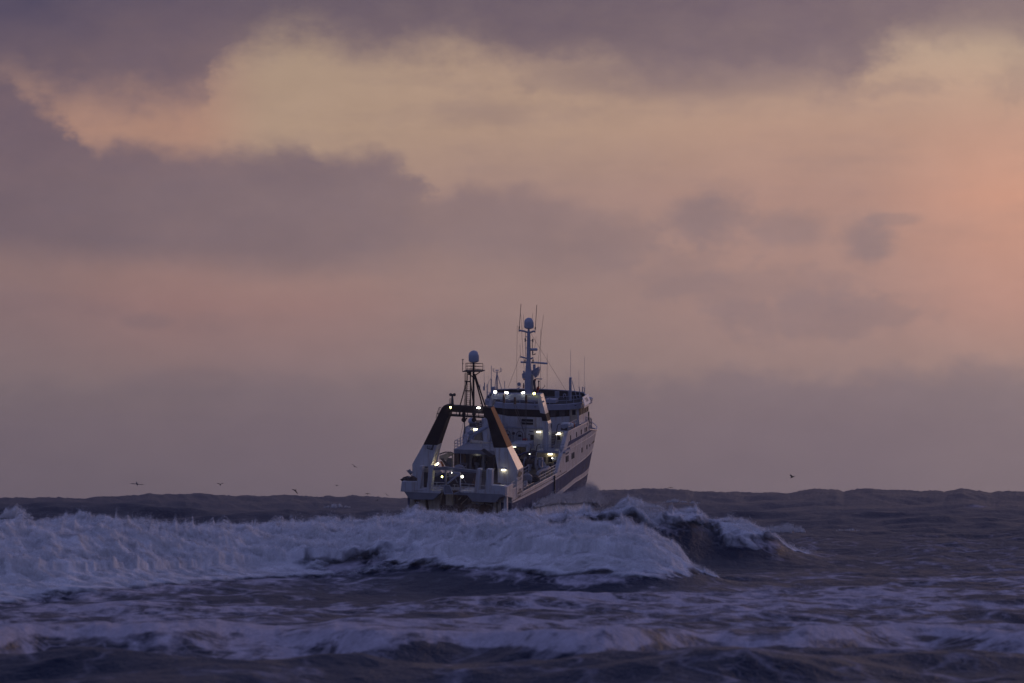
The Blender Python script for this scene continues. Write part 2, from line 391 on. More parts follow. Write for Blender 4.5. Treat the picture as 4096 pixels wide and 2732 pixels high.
# foam coverage on the water
wx = XX + 2.2 * fbm(XX / 7., YY / 9., o=2); wy = YY + 3.0 * fbm(XX / 8. + 40, YY / 8., o=2)
l1 = 1 - np.abs(fbm(wx / 2.9, wy / 6.0, o=3, gain=.55)) * 5.0
l2 = 1 - np.abs(fbm(wx / 1.1 + 9, wy / 2.4, o=3, gain=.55)) * 4.5
patch = fbm(XX / 11. + 5, YY / 16., o=3)
cov = np.clip(.35 * np.maximum(l1, 0) ** 1.5 + .15 * np.maximum(l2, 0) + 1.3 * patch + 0.36, 0.04, 1)
zone = ss(60, 84, YY) * (1 - ss(150, 330, YY))
right = ss(2700, 3300, UC)
zone = zone * (1 - ss(150, 250, YY) * (1 - right))
dcr = 262. + 3 * np.sin(UC * .004)
zone = zone * (1 - ss(dcr + 1, dcr + 5, YY) * right)
zone = np.where(YY < 101.5, zone * 0.42, zone)
foam = cov * zone
d = 104. + 3.5 * np.sin(UC * .0021) + 1.5 * np.sin(UC * .0073)
o = YY - d + 1.2 * fbm(XX / 1.5, YY / 3, o=3)
sheet = np.where(o > -1.3, np.exp(-(np.maximum(o - .8, 0) / 2.2) ** 2), np.exp(-((o + 1.3) / .5) ** 2)) * (1.05 + .7 * fbm(XX / 2.5, YY / 3.5, o=3) + .2 * np.sin(UC * .002 - 1))
foam = np.maximum(foam, np.clip(sheet, 0, 1))
for pts, d0, wob in ((RA, 222., 5.), (RB, 176., 5.)):
    dd = ridge_d(d0, wob, UC)
    hh = np.maximum(zc(curve(pts, UC), dd), 0)
    o = YY - dd + 2.5 * fbm(XX / 2.0, YY / 4.0, o=3)
    pyv = H0 + (CH - ZZ) * F / YY; bas = curve(BA if d0 > 200 else BB, UC) + 26 * fbm(XX / 1.6, YY / 5., o=3)
    m = np.where(o < 0, np.exp(-(o / 16.) ** 4), np.exp(-(o / 7.) ** 2)) * ss(.5, 1.3, hh) * (1 - .75 * ss(bas - 30, bas + 50, pyv)) * (1 - ss(bas + 30, bas + 140, pyv))
    foam = np.maximum(foam, m * np.clip(.9 + .5 * fbm(XX / 1.2, YY / 2.5, o=3), 0, 1))
# whitecaps far out
wc = fbm(XX / 14., YY / 26., o=3); wc2 = fbm(XX / 2.2, YY / 7., o=2)
cap = np.clip((wc - .36) * 7, 0, 1) * np.clip(wc2 * 3 + .4, 0, 1) * ss(330, 420, YY) * (1 - ss(900, 1300, YY))
foam = np.maximum(foam, cap * .65)
me = mesh_grid('water', XX, YY, ZZ, {'foam': foam})
water = bpy.data.objects.new('water', me); COL.objects.link(water); water['kind'] = 'structure'

mw = bpy.data.materials.new('sea_water'); mw.use_nodes = True
t = NT(mw.node_tree); b = t.n['Principled BSDF']
geo = t.node('ShaderNodeNewGeometry'); P = geo.outputs['Position']
at = t.node('ShaderNodeAttribute'); at.attribute_name = 'foam'
mp = t.node('ShaderNodeMapping'); mp.inputs['Scale'].default_value = (1.0, 0.45, 1.0); t.l.new(P, mp.inputs[0])
fn = t.noise(mp.outputs[0], 2.6, 6.0, 0.65)
fine = t.noise(P, 9.0, 4.0, 0.6)
wn = t.node('ShaderNodeTexNoise'); wn.inputs['Scale'].default_value = 0.55; wn.inputs['Detail'].default_value = 4.0; t.l.new(P, wn.inputs['Vector'])
wv = t.node('ShaderNodeVectorMath', operation='MULTIPLY_ADD'); t.l.new(wn.outputs['Color'], wv.inputs[0]); wv.inputs[1].default_value = (2.6, 4.2, 0.0); t.l.new(P, wv.inputs[2])
def lace(scale, sy):
    m_ = t.node('ShaderNodeMapping'); m_.inputs['Scale'].default_value = (scale, scale * sy, 0.0); t.l.new(wv.outputs[0], m_.inputs[0])
    v_ = t.node('ShaderNodeTexVoronoi', feature='DISTANCE_TO_EDGE'); v_.inputs['Scale'].default_value = 1.0; v_.inputs['Randomness'].default_value = 1.0
    t.l.new(m_.outputs[0], v_.inputs['Vector']); return v_.outputs['Distance']
cv = t.math('MULTIPLY', at.outputs['Fac'], t.math('MULTIPLY_ADD', fn, 1.5, 0.25))
d1, d2 = lace(0.60, .50), lace(2.0, .55)
w1_ = t.math('MULTIPLY', cv, 0.36); w2_ = t.math('MULTIPLY', cv, 0.30)
f1 = t.math('DIVIDE', t.math('SUBTRACT', t.math('MULTIPLY_ADD', cv, 0.42, -.06), d1), 0.20, clamp=True)
f2 = t.math('DIVIDE', t.math('SUBTRACT', t.math('MULTIPLY_ADD', cv, 0.34, -.07), d2), 0.22, clamp=True)
f = t.math('MAXIMUM', f1, t.math('MULTIPLY', f2, .85))
f = t.math('MULTIPLY', f, t.rng(t.math('ADD', fn, t.math('MULTIPLY', fine, .6)), .45, 1.05, .45, 1.0))
f = t.math('MULTIPLY', f, 0.92)
col = t.mix(f, (0.012, 0.022, 0.054, 1), (0.78, 0.74, 0.84, 1))
t.l.new(col, b.inputs['Base Color'])
t.l.new(t.fmix(f, 0.34, 0.85), b.inputs['Roughness'])
b.inputs['IOR'].default_value = 1.33
t.l.new(t.fmix(f, 0.08, 0.03), b.inputs['Specular IOR Level'])
# ripples: bump in metres, two scales
bp = t.node('ShaderNodeBump'); bp.inputs['Strength'].default_value = 0.9; bp.inputs['Distance'].default_value = 0.35
h = t.math('ADD', t.noise(mp.outputs[0], 0.9, 7.0, 0.62), t.math('MULTIPLY', fine, 0.12))
t.l.new(h, bp.inputs['Height']); t.l.new(bp.outputs[0], b.inputs['Normal'])
me.materials.append(mw)

# foam material for the breakers
def foam_material(name, *_):
    m = bpy.data.materials.new(name); m.use_nodes = True
    t = NT(m.node_tree); b = t.n['Principled BSDF']
    geo = t.node('ShaderNodeNewGeometry'); P = geo.outputs['Position']
    at = t.node('ShaderNodeAttribute'); at.attribute_name = 'foam'
    lv = t.node('ShaderNodeAttribute'); lv.attribute_name = 'level'
    n = t.noise(P, 1.15, 8.0, 0.62); nf = t.noise(P, 5.5, 6.0, 0.65)
    nn_ = t.math('ADD', t.math('MULTIPLY', t.math('SUBTRACT', n, .5), 1.5), t.math('MULTIPLY', t.math('SUBTRACT', nf, .5), .5))
    a0 = t.rng(t.math('ADD', at.outputs['Fac'], t.math('MULTIPLY', nn_, .55)), 0.02, 0.62, interp='SMOOTHSTEP')
    a1 = t.rng(t.math('SUBTRACT', t.math('ADD', t.math('MULTIPLY', at.outputs['Fac'], .45), nn_), t.math('MULTIPLY', lv.outputs['Fac'], .72)), 0.10, 0.62, 0.0, 0.80, interp='SMOOTHSTEP')
    isb = t.math('LESS_THAN', lv.outputs['Fac'], 0.01)
    alpha = t.fmix(isb, a1, a0)
    c = t.mix(t.rng(t.math('ADD', at.outputs['Fac'], nn_), -0.05, 0.85), (0.26, 0.29, 0.38, 1), (0.95, 0.95, 0.98, 1))
    t.l.new(c, b.inputs['Base Color']); b.inputs['Roughness'].default_value = 1.0
    b.inputs['Specular IOR Level'].default_value = 0.0
    t.l.new(alpha, b.inputs['Alpha'])
    bp = t.node('ShaderNodeBump'); bp.inputs['Strength'].default_value = 0.3; bp.inputs['Distance'].default_value = 0.20
    t.l.new(n, bp.inputs['Height']); t.l.new(bp.outputs[0], b.inputs['Normal'])
    return m
mfoam = foam_material('sea_foam', 0.18, 0.42)

def cull(me, am):
    bm = bmesh.new(); bm.from_mesh(me); bm.verts.ensure_lookup_table(); a = am.ravel()
    bmesh.ops.delete(bm, geom=[v for v in bm.verts if a[v.index] < -.40], context='VERTS')
    bm.to_mesh(me); bm.free()
def join_grids(name, grids, mat, thr=-.35):
    """several vertex grids (X, Y, Z, foam, level) in one mesh, without the quads where there is no foam"""
    cos, quads, fo, le, base = [], [], [], [], 0
    for X, Y, Z, am, lv in grids:
        r, c = X.shape; i = np.arange(r * c).reshape(r, c)
        q = np.stack([i[:-1, :-1], i[:-1, 1:], i[1:, 1:], i[1:, :-1]], -1).reshape(-1, 4)
        q = q[am.ravel()[q].max(1) > thr]
        used = np.unique(q); mp_ = np.full(r * c, -1, np.int64); mp_[used] = np.arange(len(used))
        cos.append(np.stack([X.ravel(), Y.ravel(), Z.ravel()], 1)[used]); fo.append(am.ravel()[used]); le.append(np.full(len(used), lv))
        quads.append(mp_[q] + base); base += len(used)
    co = np.concatenate(cos).astype(np.float32); q = np.concatenate(quads)
    me = bpy.data.meshes.new(name)
    me.vertices.add(len(co)); me.vertices.foreach_set('co', co.ravel())
    me.loops.add(q.size); me.loops.foreach_set('vertex_index', q.ravel().astype(np.int32))
    me.polygons.add(len(q)); me.polygons.foreach_set('loop_start', np.arange(0, q.size, 4, dtype=np.int32))
    me.polygons.foreach_set('loop_total', np.full(len(q), 4, np.int32)); me.polygons.foreach_set('use_smooth', np.ones(len(q), bool))
    me.update(calc_edges=True)
    for k_, v_ in (('foam', np.concatenate(fo)), ('level', np.concatenate(le))):
        a_ = me.attributes.new(k_, 'FLOAT', 'POINT'); a_.data.foreach_set('value', v_.astype(np.float32))
    me.materials.append(mat)
    o = bpy.data.objects.new(name, me); COL.objects.link(o); return o
def breaker(name, pts, d0, wob, u0, u1, du, nrow, label, face=5.0, back=7.0, lump=0.36, jag=0.22, seed=0, levels=(0, .10, .22, .36, .54, .76)):
    """a rolling bank of foam: base of the face, up to the crest, down the back, wrapped in thinning layers of froth"""
    u = np.arange(u0, u1, du); s = np.linspace(0, 1, nrow)
    Ug, Sg = np.meshgrid(u, s)
    dc = ridge_d(d0, wob, Ug)
    if d0 < 200: face = face + 5.0 * (1 - ss(300, 1500, Ug))
    hc = np.maximum(zc(curve(pts, Ug) + (38 if d0 > 200 else 20), dc), 0.02)
    ps = np.array([0, .12, .30, .50, .62, .72, .82, 1.0])
    po = np.array([-1.0, -.74, -.50, -.30, -.13, .08, .45, 1.0])
    pz = np.array([-.10, .08, .34, .72, .94, 1.0, .78, -.1])
    off = np.interp(Sg, ps, po); off = np.where(off < 0, off * face, off * back)
    zz = np.interp(Sg, ps, pz) * hc
    Y = dc + off; X = (Ug - 2048) / F * Y
    sea = sea_height(X, Y, np.clip(Ug, -1500, 5600), np.full_like(X, .3))
    ue = 3330 if d0 > 200 else 2960; near = 1 - ss(ue - 480, ue - 150, Ug)
    zz = sea - .03 + np.maximum(zz - sea, 0) * near
    # foam amount, before the froth is puffed up: none at the foot, none past the end of the bank
    am = ss(0.0, .16, Sg) * (1 - ss(.86, .99, Sg)) * 1.2
    am = am * ss(.35, .95, hc + .18 * fbm(X / 2.5, Y / 2.5, zz, o=3))
    ue = 3300 if d0 > 200 else 2910; fade = 1 - ss(ue - 130, ue + 20, Ug + 90 * fbm(X / 2.0, Y / 2.0, zz * 2, o=4, gain=.6))
    am = am * fade - .5 * (1 - fade)
    hole = fbm(X / 3.6 + seed + 9, Y / 3.4, zz / 1.1, o=4, gain=.6)
    pyv = H0 + (CH - zz) * F / Y; bas = curve(BA if d0 > 200 else BB, Ug) + (90 if d0 < 200 else 22) * fbm(X / 2.2, Y / 2., zz, o=5, gain=.68)
    low = ss(bas - (110 if d0 < 200 else 40), bas + 10, pyv) * (Sg < .7) * (1 if d0 < 200 else .6)
    am = am - np.clip((hole + .03) * 2.3, 0, .95) * np.clip(low * 1.7 + .30 * (1 - ss(.4, .6, Sg)), 0, 1) - 1.1 * ss(bas - 50, bas + 50, pyv) * (Sg < .7)
    puff_ = ss(.0, .55, am)
    big = fbm(X / 2.4 + seed, Y / 2.6, zz / 1.5 + seed, o=2, gain=.5, billow=True)
    mid = fbm(X / .95 + seed, Y / 1.1, zz / .75, o=3, gain=.55, billow=True)
    fin = fbm(X / .30 + seed, Y / .4, zz / .26, o=2, gain=.6)
    k = np.clip(hc / 1.6, 0.2, 1) * (.3 + .7 * near) * np.sin(np.pi * np.clip(Sg * 1.12, 0, 1)) ** .5 * puff_
    disp = np.maximum((lump * 1.45 * big + lump * .85 * mid + lump * .25 * fin) * k, -.02)
    ny = np.where(Sg < .62, -.75, .35); nzv = np.where(Sg < .3, .35, .85)
    crest = np.exp(-((Sg - .70) / .08) ** 2)
    burst = np.clip(fbm(Ug / 42. + seed, Ug * 0 + .5, o=3, gain=.6) * 1.8 + .35, .12, 1.4) * (.25 + .75 * near)
    jg = np.maximum(fbm(Ug / 8. + seed, Sg * 5, o=4, gain=.62), 0) ** 1.1
    Yb = Y + disp * ny * 1.5; Zb = zz + disp * nzv * (1.0) + crest * jg * burst * jag * 3.6 * puff_; Xb = X + .25 * lump * fbm(X / 1.1 + 30, Y / 1.1, zz / 1.1, o=2) * k
    # keep the whole bank's top at the charted crest line
    grids = []
    for e in levels:
        ex = e * (.45 + 1.6 * burst * crest + .35 * (1 + big) * .5) * puff_ * lump * 1.25
        jx = .10 * e * fbm(X / .5 + 50 + e * 9, Y / .5, zz / .5, o=2)
        grids.append((Xb + jx, Yb + ex * ny * .8, Zb + ex * nzv, am - .05 * (e > 0) - np.where(am < .05, .35, 0), e))
    o = join_grids(name, grids, mfoam)
    tag(o, label, 'breaking wave', None, 'stuff')
    return u, Xb, Yb, Zb, am
_ra = breaker('breaking_wave', RA, 222., 5., -500, 3330, 3.6, 190, 'farther bank of white surf rolling across the water just in front of the ship', face=6.5, back=8, lump=.30, seed=2)
_rb = breaker('breaking_wave', RB, 176., 5., -500, 3050, 3.6, 230, 'nearer and wider wall of white foam filling the left half of the surf', face=8.5, back=8, lump=.36, seed=14)

# spray: thousands of drops and shreds of water thrown off the crests
def shards(name, pts, sizes, label, mat, seed=0):
    rs = np.random.RandomState(seed); n = len(pts)
    a = rs.normal(size=(n, 3)); a /= np.linalg.norm(a, axis=1)[:, None]
    b_ = rs.normal(size=(n, 3)); b_ -= (b_ * a).sum(1)[:, None] * a; b_ /= np.linalg.norm(b_, axis=1)[:, None]
    c_ = np.cross(a, b_)
    st = rs.uniform(.6, 1.7, n)[:, None]
    s = sizes[:, None]
    v = np.stack([pts + a * s * st, pts - a * s * .5 + b_ * s * .7, pts - a * s * .5 - b_ * s * .35 + c_ * s * .6, pts - a * s * .5 - b_ * s * .35 - c_ * s * .6], 1).reshape(-1, 3).astype(np.float32)
    base = (np.arange(n) * 4)[:, None]
    tri = np.concatenate([base + np.array([[0, 1, 2]]), base + np.array([[0, 2, 3]]), base + np.array([[0, 3, 1]]), base + np.array([[1, 3, 2]])], 1).reshape(-1, 3)
    me = bpy.data.meshes.new(name)
    me.vertices.add(len(v)); me.vertices.foreach_set('co', v.ravel())
    me.loops.add(tri.size); me.loops.foreach_set('vertex_index', tri.ravel().astype(np.int32))
    me.polygons.add(len(tri)); me.polygons.foreach_set('loop_start', np.arange(0, tri.size, 3, dtype=np.int32)); me.polygons.foreach_set('loop_total', np.full(len(tri), 3, np.int32))
    me.polygons.foreach_set('use_smooth', np.ones(len(tri), bool))
    me.update(calc_edges=True); me.materials.append(mat)
    o = bpy.data.objects.new(name, me); COL.objects.link(o); tag(o, label, 'spray', None, 'stuff')
    return o
mspray = make_mat('spray_water', (0.82, 0.83, 0.86), 0.8, wear=.05)
def crest_spray(grid, pts_n, size, hmax, seed, lo=.55, hi=.80):
    u, X, Y, Z, am = grid; r, c = X.shape; rs = np.random.RandomState(seed)
    ci = rs.randint(0, c, pts_n); burst = fbm(u[ci] / 28. + seed, u[ci] * 0 + 1.5, o=3, gain=.6)
    keep = rs.uniform(0, 1, pts_n) < np.clip(burst * 2.6 + .38, .08, 1); ci = ci[keep]; burst = burst[keep]
    ri = (rs.uniform(lo, hi, len(ci)) * r).astype(int)
    P = np.stack([X[ri, ci], Y[ri, ci], Z[ri, ci]], 1)
    ok = am[ri, ci] > .35
    h = rs.exponential(.33, len(ci)) * hmax * np.clip(.5 + 2.2 * np.maximum(burst, 0), .3, 2)
    P[:, 2] += h; P[:, 0] += rs.normal(0, .10, len(ci)) + h * .18; P[:, 1] += rs.normal(0, .5, len(ci))
    sz = size * rs.uniform(.35, 1.1, len(ci)) * np.clip(1 - h / (hmax * 3), .3, 1)
    return P[ok], sz[ok]
p1, q1 = crest_spray(_ra, 90000, .026, .42, 1); p2, q2 = crest_spray(_rb, 80000, .022, .34, 2)
shards('spray', np.concatenate([p1, p2]), np.concatenate([q1, q2]), 'ragged drops of spray torn off the tops of the breakers', mspray, 3)
# ------------------------------------------------------------------ the ship: pose and pixel-free local frame
def _R(ax, a): return np.array(Matrix.Rotation(a, 3, ax))
YAW, PIT, ROL = map(math.radians, (15.5, 8.3, 2.3))
SR = _R('Z', -YAW) @ _R('X', PIT) @ _R('Y', ROL)
SO = np.array([-6.2387, 600.1994, 4.3952])       # stern centre at deck level
CR = _R('X', math.pi / 2 + TILT)
_o = SR.T @ (np.array([0, 0, CH]) - SO)
def at(px, py, y=None, x=None, z=None):
    """point of the ship's own frame (x starboard, y forward, z up) on one of her planes"""
    d = SR.T @ (CR @ np.array([(px - 2048) / F, (1366 - py) / F, -1.0]))
    i, v = (0, x) if x is not None else (1, y) if y is not None else (2, z)
    return tuple(_o + (v - _o[i]) / d[i] * d)

class MB:
    def __init__(s): s.v = []; s.f = []; s.m = []; s.mi = 0
    def add(s, vs, fs):
        b = len(s.v); s.v += [tuple(map(float, p)) for p in vs]
        for f in fs: s.f.append(tuple(b + i for i in f)); s.m.append(s.mi)
        return s
    def box(s, x0, x1, y0, y1, z0, z1):
        return s.add([(x0,y0,z0),(x1,y0,z0),(x1,y1,z0),(x0,y1,z0),(x0,y0,z1),(x1,y0,z1),(x1,y1,z1),(x0,y1,z1)],
                     [(0,3,2,1),(4,5,6,7),(0,1,5,4),(1,2,6,5),(2,3,7,6),(3,0,4,7)])
    def boxp(s, a, b, c, d, y, dep):
        """box whose aft face fills the given rectangle of plane y"""
        xm, ym = (a + c) / 2, (b + d) / 2
        x0 = at(a, ym, y)[0]; x1 = at(c, ym, y)[0]; z1 = at(xm, b, y)[2]; z0 = at(xm, d, y)[2]
        return s.box(min(x0,x1), max(x0,x1), y, y + dep, min(z0,z1), max(z0,z1))
    def loft(s, A, B, cap=True):
        n = len(A); fs = [(i, (i + 1) % n, n + (i + 1) % n, n + i) for i in range(n)]
        if cap: fs += [tuple(range(n))[::-1], tuple(range(n, 2 * n))]
        return s.add(list(A) + list(B), fs)
    def prismp(s, pts, y, dep, y2=None):
        """outline on plane y extruded forward; y2 gives the second outline its own points"""
        A = [at(px, py, y) for px, py in pts]
        B = [(p[0], y + dep, p[2]) for p in A] if y2 is None else y2
        return s.loft(A, B)
    def tube(s, pts, r, n=6, r2=None):
        pts = [Vector(p) for p in pts]; rings = []
        for i, p in enumerate(pts):
            d = (pts[min(i + 1, len(pts) - 1)] - pts[max(i - 1, 0)]).normalized()
            a = d.orthogonal().normalized() if i == 0 else (pa - d * pa.dot(d)).normalized()
            pa = a; c = d.cross(a)
            rr = r if r2 is None else r + (r2 - r) * i / (len(pts) - 1)
            rings.append([p + (a * math.cos(t) + c * math.sin(t)) * rr for t in [2 * math.pi * k / n for k in range(n)]])
        vs = [v for R in rings for v in R]; fs = []
        for i in range(len(rings) - 1):
            for k in range(n): fs.append((i*n+k, i*n+(k+1)%n, (i+1)*n+(k+1)%n, (i+1)*n+k))
        fs += [tuple(range(n))[::-1], tuple(range((len(rings)-1)*n, len(rings)*n))]
        return s.add(vs, fs)
    def tubep(s, pts, r, n=6, r2=None): return s.tube([at(a, b, y) for a, b, y in pts], r, n, r2)
    def lathe(s, c, prof, n=20, axis='z'):
        vs = []; fs = []
        for r, h in prof:
            for k in range(n):
                a = 2 * math.pi * k / n
                if axis == 'z': vs.append((c[0] + r*math.cos(a), c[1] + r*math.sin(a), c[2] + h))
                elif axis == 'x': vs.append((c[0] + h, c[1] + r*math.cos(a), c[2] + r*math.sin(a)))
                else: vs.append((c[0] + r*math.cos(a), c[1] + h, c[2] + r*math.sin(a)))
        for i in range(len(prof) - 1):
            for k in range(n): fs.append((i*n+k, i*n+(k+1)%n, (i+1)*n+(k+1)%n, (i+1)*n+k))
        fs += [tuple(range(n))[::-1], tuple(range((len(prof)-1)*n, len(prof)*n))]
        return s.add(vs, fs)
    def ball(s, c, r, n=12, sz=1.0):
        pr = [(r * math.sin(math.pi * i / (n // 2 + 1)) + .001, -r * sz * math.cos(math.pi * i / (n // 2 + 1))) for i in range(n // 2 + 2)]
        return s.lathe(c, pr, n)
    def build(s, name, mat, parent=None, label=None, smooth=False):
        me = bpy.data.meshes.new(name); me.from_pydata(s.v, [], s.f)
        mats = mat if isinstance(mat, (list, tuple)) else [mat]
        for m in mats: me.materials.append(m)
        if len(mats) > 1: me.polygons.foreach_set('material_index', s.m)
        if smooth: me.polygons.foreach_set('use_smooth', [True] * len(me.polygons))
        bm = bmesh.new(); bm.from_mesh(me); bmesh.ops.recalc_face_normals(bm, faces=bm.faces); bm.to_mesh(me); bm.free()
        me.update()
        o = bpy.data.objects.new(name, me); COL.objects.link(o)
        if parent is not None: o.parent = parent
        if label: o['label'] = label
        return o

M = {}
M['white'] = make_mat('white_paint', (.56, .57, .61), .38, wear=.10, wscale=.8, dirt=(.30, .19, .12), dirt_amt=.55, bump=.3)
M['hullwhite'] = make_mat('hull_white_paint', (.60, .59, .61), .5, spec=.3, wear=.10, wscale=.5, dirt=(.34, .23, .16), dirt_amt=.55, bump=.5)
M['blue'] = make_mat('blue_hull_paint', (.075, .095, .19), .7, spec=.04, wear=.25, wscale=.6, dirt=(.16, .17, .22), dirt_amt=.6, bump=.6)
M['navy'] = make_mat('navy_paint', (.03, .04, .12), .4, wear=.2)
M['black'] = make_mat('black_paint', (.014, .012, .017), .6, spec=.08, wear=.2, wscale=.8, bump=.2)
M['tan'] = make_mat('tan_orange_paint', (.34, .11, .035), .6, spec=.05, wear=.10, wscale=.6)  # sunset glow reflected by the black leg, put into the base colour
M['glass'] = make_mat('dark_glass', (.014, .014, .020), 1.0, spec=.0, wear=.1)
M['cream'] = make_mat('cream_paint', (.52, .46, .36), .5, wear=.2, dirt=(.25, .15, .08), dirt_amt=.6)
M['rust'] = make_mat('rusty_steel', (.10, .055, .035), .8, wear=.5, wscale=2.5, dirt=(.35, .28, .18), dirt_amt=.5, bump=.5)
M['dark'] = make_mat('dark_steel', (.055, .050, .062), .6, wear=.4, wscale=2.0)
M['grey'] = make_mat('grey_steel', (.20, .21, .25), .5, wear=.2, wscale=1.2)
M['deck'] = make_mat('deck_planks', (.07, .06, .06), .7, wear=.4, wscale=2.0, dirt=(.14, .10, .07), dirt_amt=.6)
M['green'] = make_mat('dark_green_paint', (.025, .035, .04), .7, spec=.1, wear=.2)
M['mast'] = make_mat('mast_paint', (.34, .37, .46), .5, wear=.12)
M['dome'] = make_mat('radome_plastic', (.42, .46, .56), .4, wear=.06)
M['red'] = make_mat('red_paint', (.35, .03, .03), .4)
M['orange'] = make_mat('orange_plastic', (.50, .13, .03), .5, wear=.3)
M['net'] = make_mat('net_twine', (.035, .025, .022), .9, wear=.6, wscale=6, bump=1.0)
M['rope'] = make_mat('steel_cable', (.06, .06, .07), .6)
M['fender'] = make_mat('grey_rubber', (.28, .28, .31), .6, wear=.15)
M['sign'] = make_mat('sign_white', (.80, .82, .80), .5, wear=.03)
M['letter'] = make_mat('grey_lettering', (.06, .06, .075), .6, wear=.05)
L_white = emit_mat('lamp_white', (1.0, .96, .80), 22.0)
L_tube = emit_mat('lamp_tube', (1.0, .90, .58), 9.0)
L_yel = emit_mat('lamp_yellow', (1.0, .93, .25), 20.0)

ship = bpy.data.objects.new('fishing_trawler', None); COL.objects.link(ship)
ship.matrix_world = Matrix.Translation(SO) @ Matrix([list(r) for r in SR]).to_4x4()
tag(ship, 'white and blue stern trawler with black gantry and lit deck lamps, seen from astern', 'fishing ship')

def text_mesh(s, size, name='lettering'):
    cu = bpy.data.curves.new(name, 'FONT'); cu.body = s; cu.size = size; cu.extrude = 0.004; cu.align_x = 'CENTER'; cu.align_y = 'CENTER'
    cu.resolution_u = 3
    o = bpy.data.objects.new(name, cu); COL.objects.link(o)
    dg = bpy.context.evaluated_depsgraph_get(); me = bpy.data.meshes.new_from_object(o.evaluated_get(dg))
    bpy.data.objects.remove(o); bpy.data.curves.remove(cu)
    return me
def put_text(s, size, M4, mat, parent, label=None, name='lettering', sx=1.0):
    me = text_mesh(s, size); me.materials.clear(); me.materials.append(mat)
    me.transform(M4 @ Matrix.Diagonal((sx, 1, 1, 1)))
    o = bpy.data.objects.new(name, me); COL.objects.link(o); o.parent = parent
    if label: o['label'] = label
    return o
SIDE = Matrix(((0,0,1,0),(1,0,0,0),(0,1,0,0),(0,0,0,1)))      # text x -> forward, text y -> up, facing starboard

# ---- hull -----------------------------------------------------------------------------------------
HL = 56.0
def hb(y, z):
    """half breadth of the hull at station y and height z"""
    a = np.clip((y - 30.5) / (HL - 30.5), 0, 1)
    top = 6.5 * (1 - a ** 3.3) ** .92 if a < 1 else 0.0
    b = np.clip((y - 24.0) / (54.5 - 24.0), 0, 1)
    low = 6.35 * (1 - b ** 2.1)
    t = float(np.clip((z + 8.5) / 11.0, 0, 1)) ** 1.1
    r = low + (top - low) * t
    if z < -6.5: r *= 1 - .25 * ((-6.5 - z) / 3.0) ** 2
    return max(0.02, float(r))
def on_hull(px, py, off=0.0):
    d = SR.T @ (CR @ np.array([(px - 2048) / F, (1366 - py) / F, -1.0]))
    lo, hi = 560.0, 700.0
    last = None
    for t in np.linspace(585, 680, 400):
        p = _o + t * d
        if -1 <= p[1] <= HL and p[0] < hb(p[1], p[2]) + off: last = t; break
    if last is None: return None
    lo, hi = last - .4, last
    for _ in range(18):
        m = (lo + hi) / 2; p = _o + m * d
        if p[0] < hb(p[1], p[2]) + off: hi = m
        else: lo = m
    return _o + hi * d
def yz_curve(pxs):
    pts = [on_hull(*p) for p in pxs]; pts = sorted([(p[1], p[2]) for p in pts if p is not None])
    return lambda y: float(np.interp(y, [q[0] for q in pts], [q[1] for q in pts]))
C_blue = yz_curve([(2050,2010),(2089,1992),(2156,1959),(2220,1920),(2268,1887),(2312,1854),(2348,1825),(2368,1800)])
C_st1 = yz_curve([(2118,2040),(2200,1994),(2240,1961),(2300,1912),(2354,1872)])
C_st0 = lambda y: C_st1(y) - .42 - .004 * y
def top_z(y):
    if y < 4.9: return .54 - .0 * y
    if y < 20.9: return -.50 + 0.0 * y
    if y < 26.2: return -.50 + (y - 20.9) / 5.3 * 4.55
    if y < 37.0: return 4.05 - .010 * (y - 26)
    return float(np.interp(y, [37, 42, 47, 52, 56], [2.9, 2.12, 1.5, 1.05, .95]))
st = sorted(set([0, 1.5, 3, 4.88, 4.92, 7, 10, 13, 16, 19, 20.88, 22.2, 23.5, 24.8, 26.2, 28, 30, 32, 34, 36, 36.98, 37.02, 39, 41, 43, 45, 47, 48, 49, 50, 51, 52, 53, 54, 54.8, 55.4, 55.8, HL]))
h = MB(); rows = []
def zl(y):
    tz = top_z(y); b = C_blue(y); s1 = C_st1(y); s0 = C_st0(y)
    lo = [-9.5, -7.8, -6.2, s0 - .9, s0, s1, s1 + (b - s1) * .5, b]
    up = [b + (tz - b) * k for k in (.25, .5, .75, 1.0)]
    return lo + up
matrow = [0, 0, 0, 0, 1, 0, 0, 1, 1, 1, 1]
rk = lambda z: max(0.0, min(1.0, (-3.0 - z) / 6.5))       # the stem rakes aft below the water
for sgn in (1, -1):
    base = len(h.v); R_ = []
    for y in st:
        col_ = []
        for z in zl(y):
            yy = y if y < 46 else 46 + (y - 46) * (1 - .25 * rk(z) - .10 * max(0, min(1, (1.0 - z) / 5)))
            col_.append((sgn * hb(y, z), yy, z))
        R_.append(col_)
    nz = len(R_[0]); vs = [p for c in R_ for p in c]
    b0 = len(h.v); h.v += [tuple(map(float, p)) for p in vs]
    for i in range(len(st) - 1):
        for j in range(nz - 1):
            h.f.append((b0 + i*nz + j, b0 + (i+1)*nz + j, b0 + (i+1)*nz + j+1, b0 + i*nz + j+1)); h.m.append(matrow[j])
# transom
zz0 = zl(0); n0 = len(zz0)
for j in range(n0 - 1):
    b0 = len(h.v)
    h.v += [(-hb(0, zz0[j]), 0.0, zz0[j]), (hb(0, zz0[j]), 0.0, zz0[j]), (hb(0, zz0[j+1]), 0.0, zz0[j+1]), (-hb(0, zz0[j+1]), 0.0, zz0[j+1])]
    h.f.append((b0, b0+1, b0+2, b0+3)); h.m.append(matrow[j])
hull = h.build('hull', [M['blue'], M['hullwhite']], ship)
hull.data.polygons.foreach_set('use_smooth', [True] * len(hull.data.polygons))
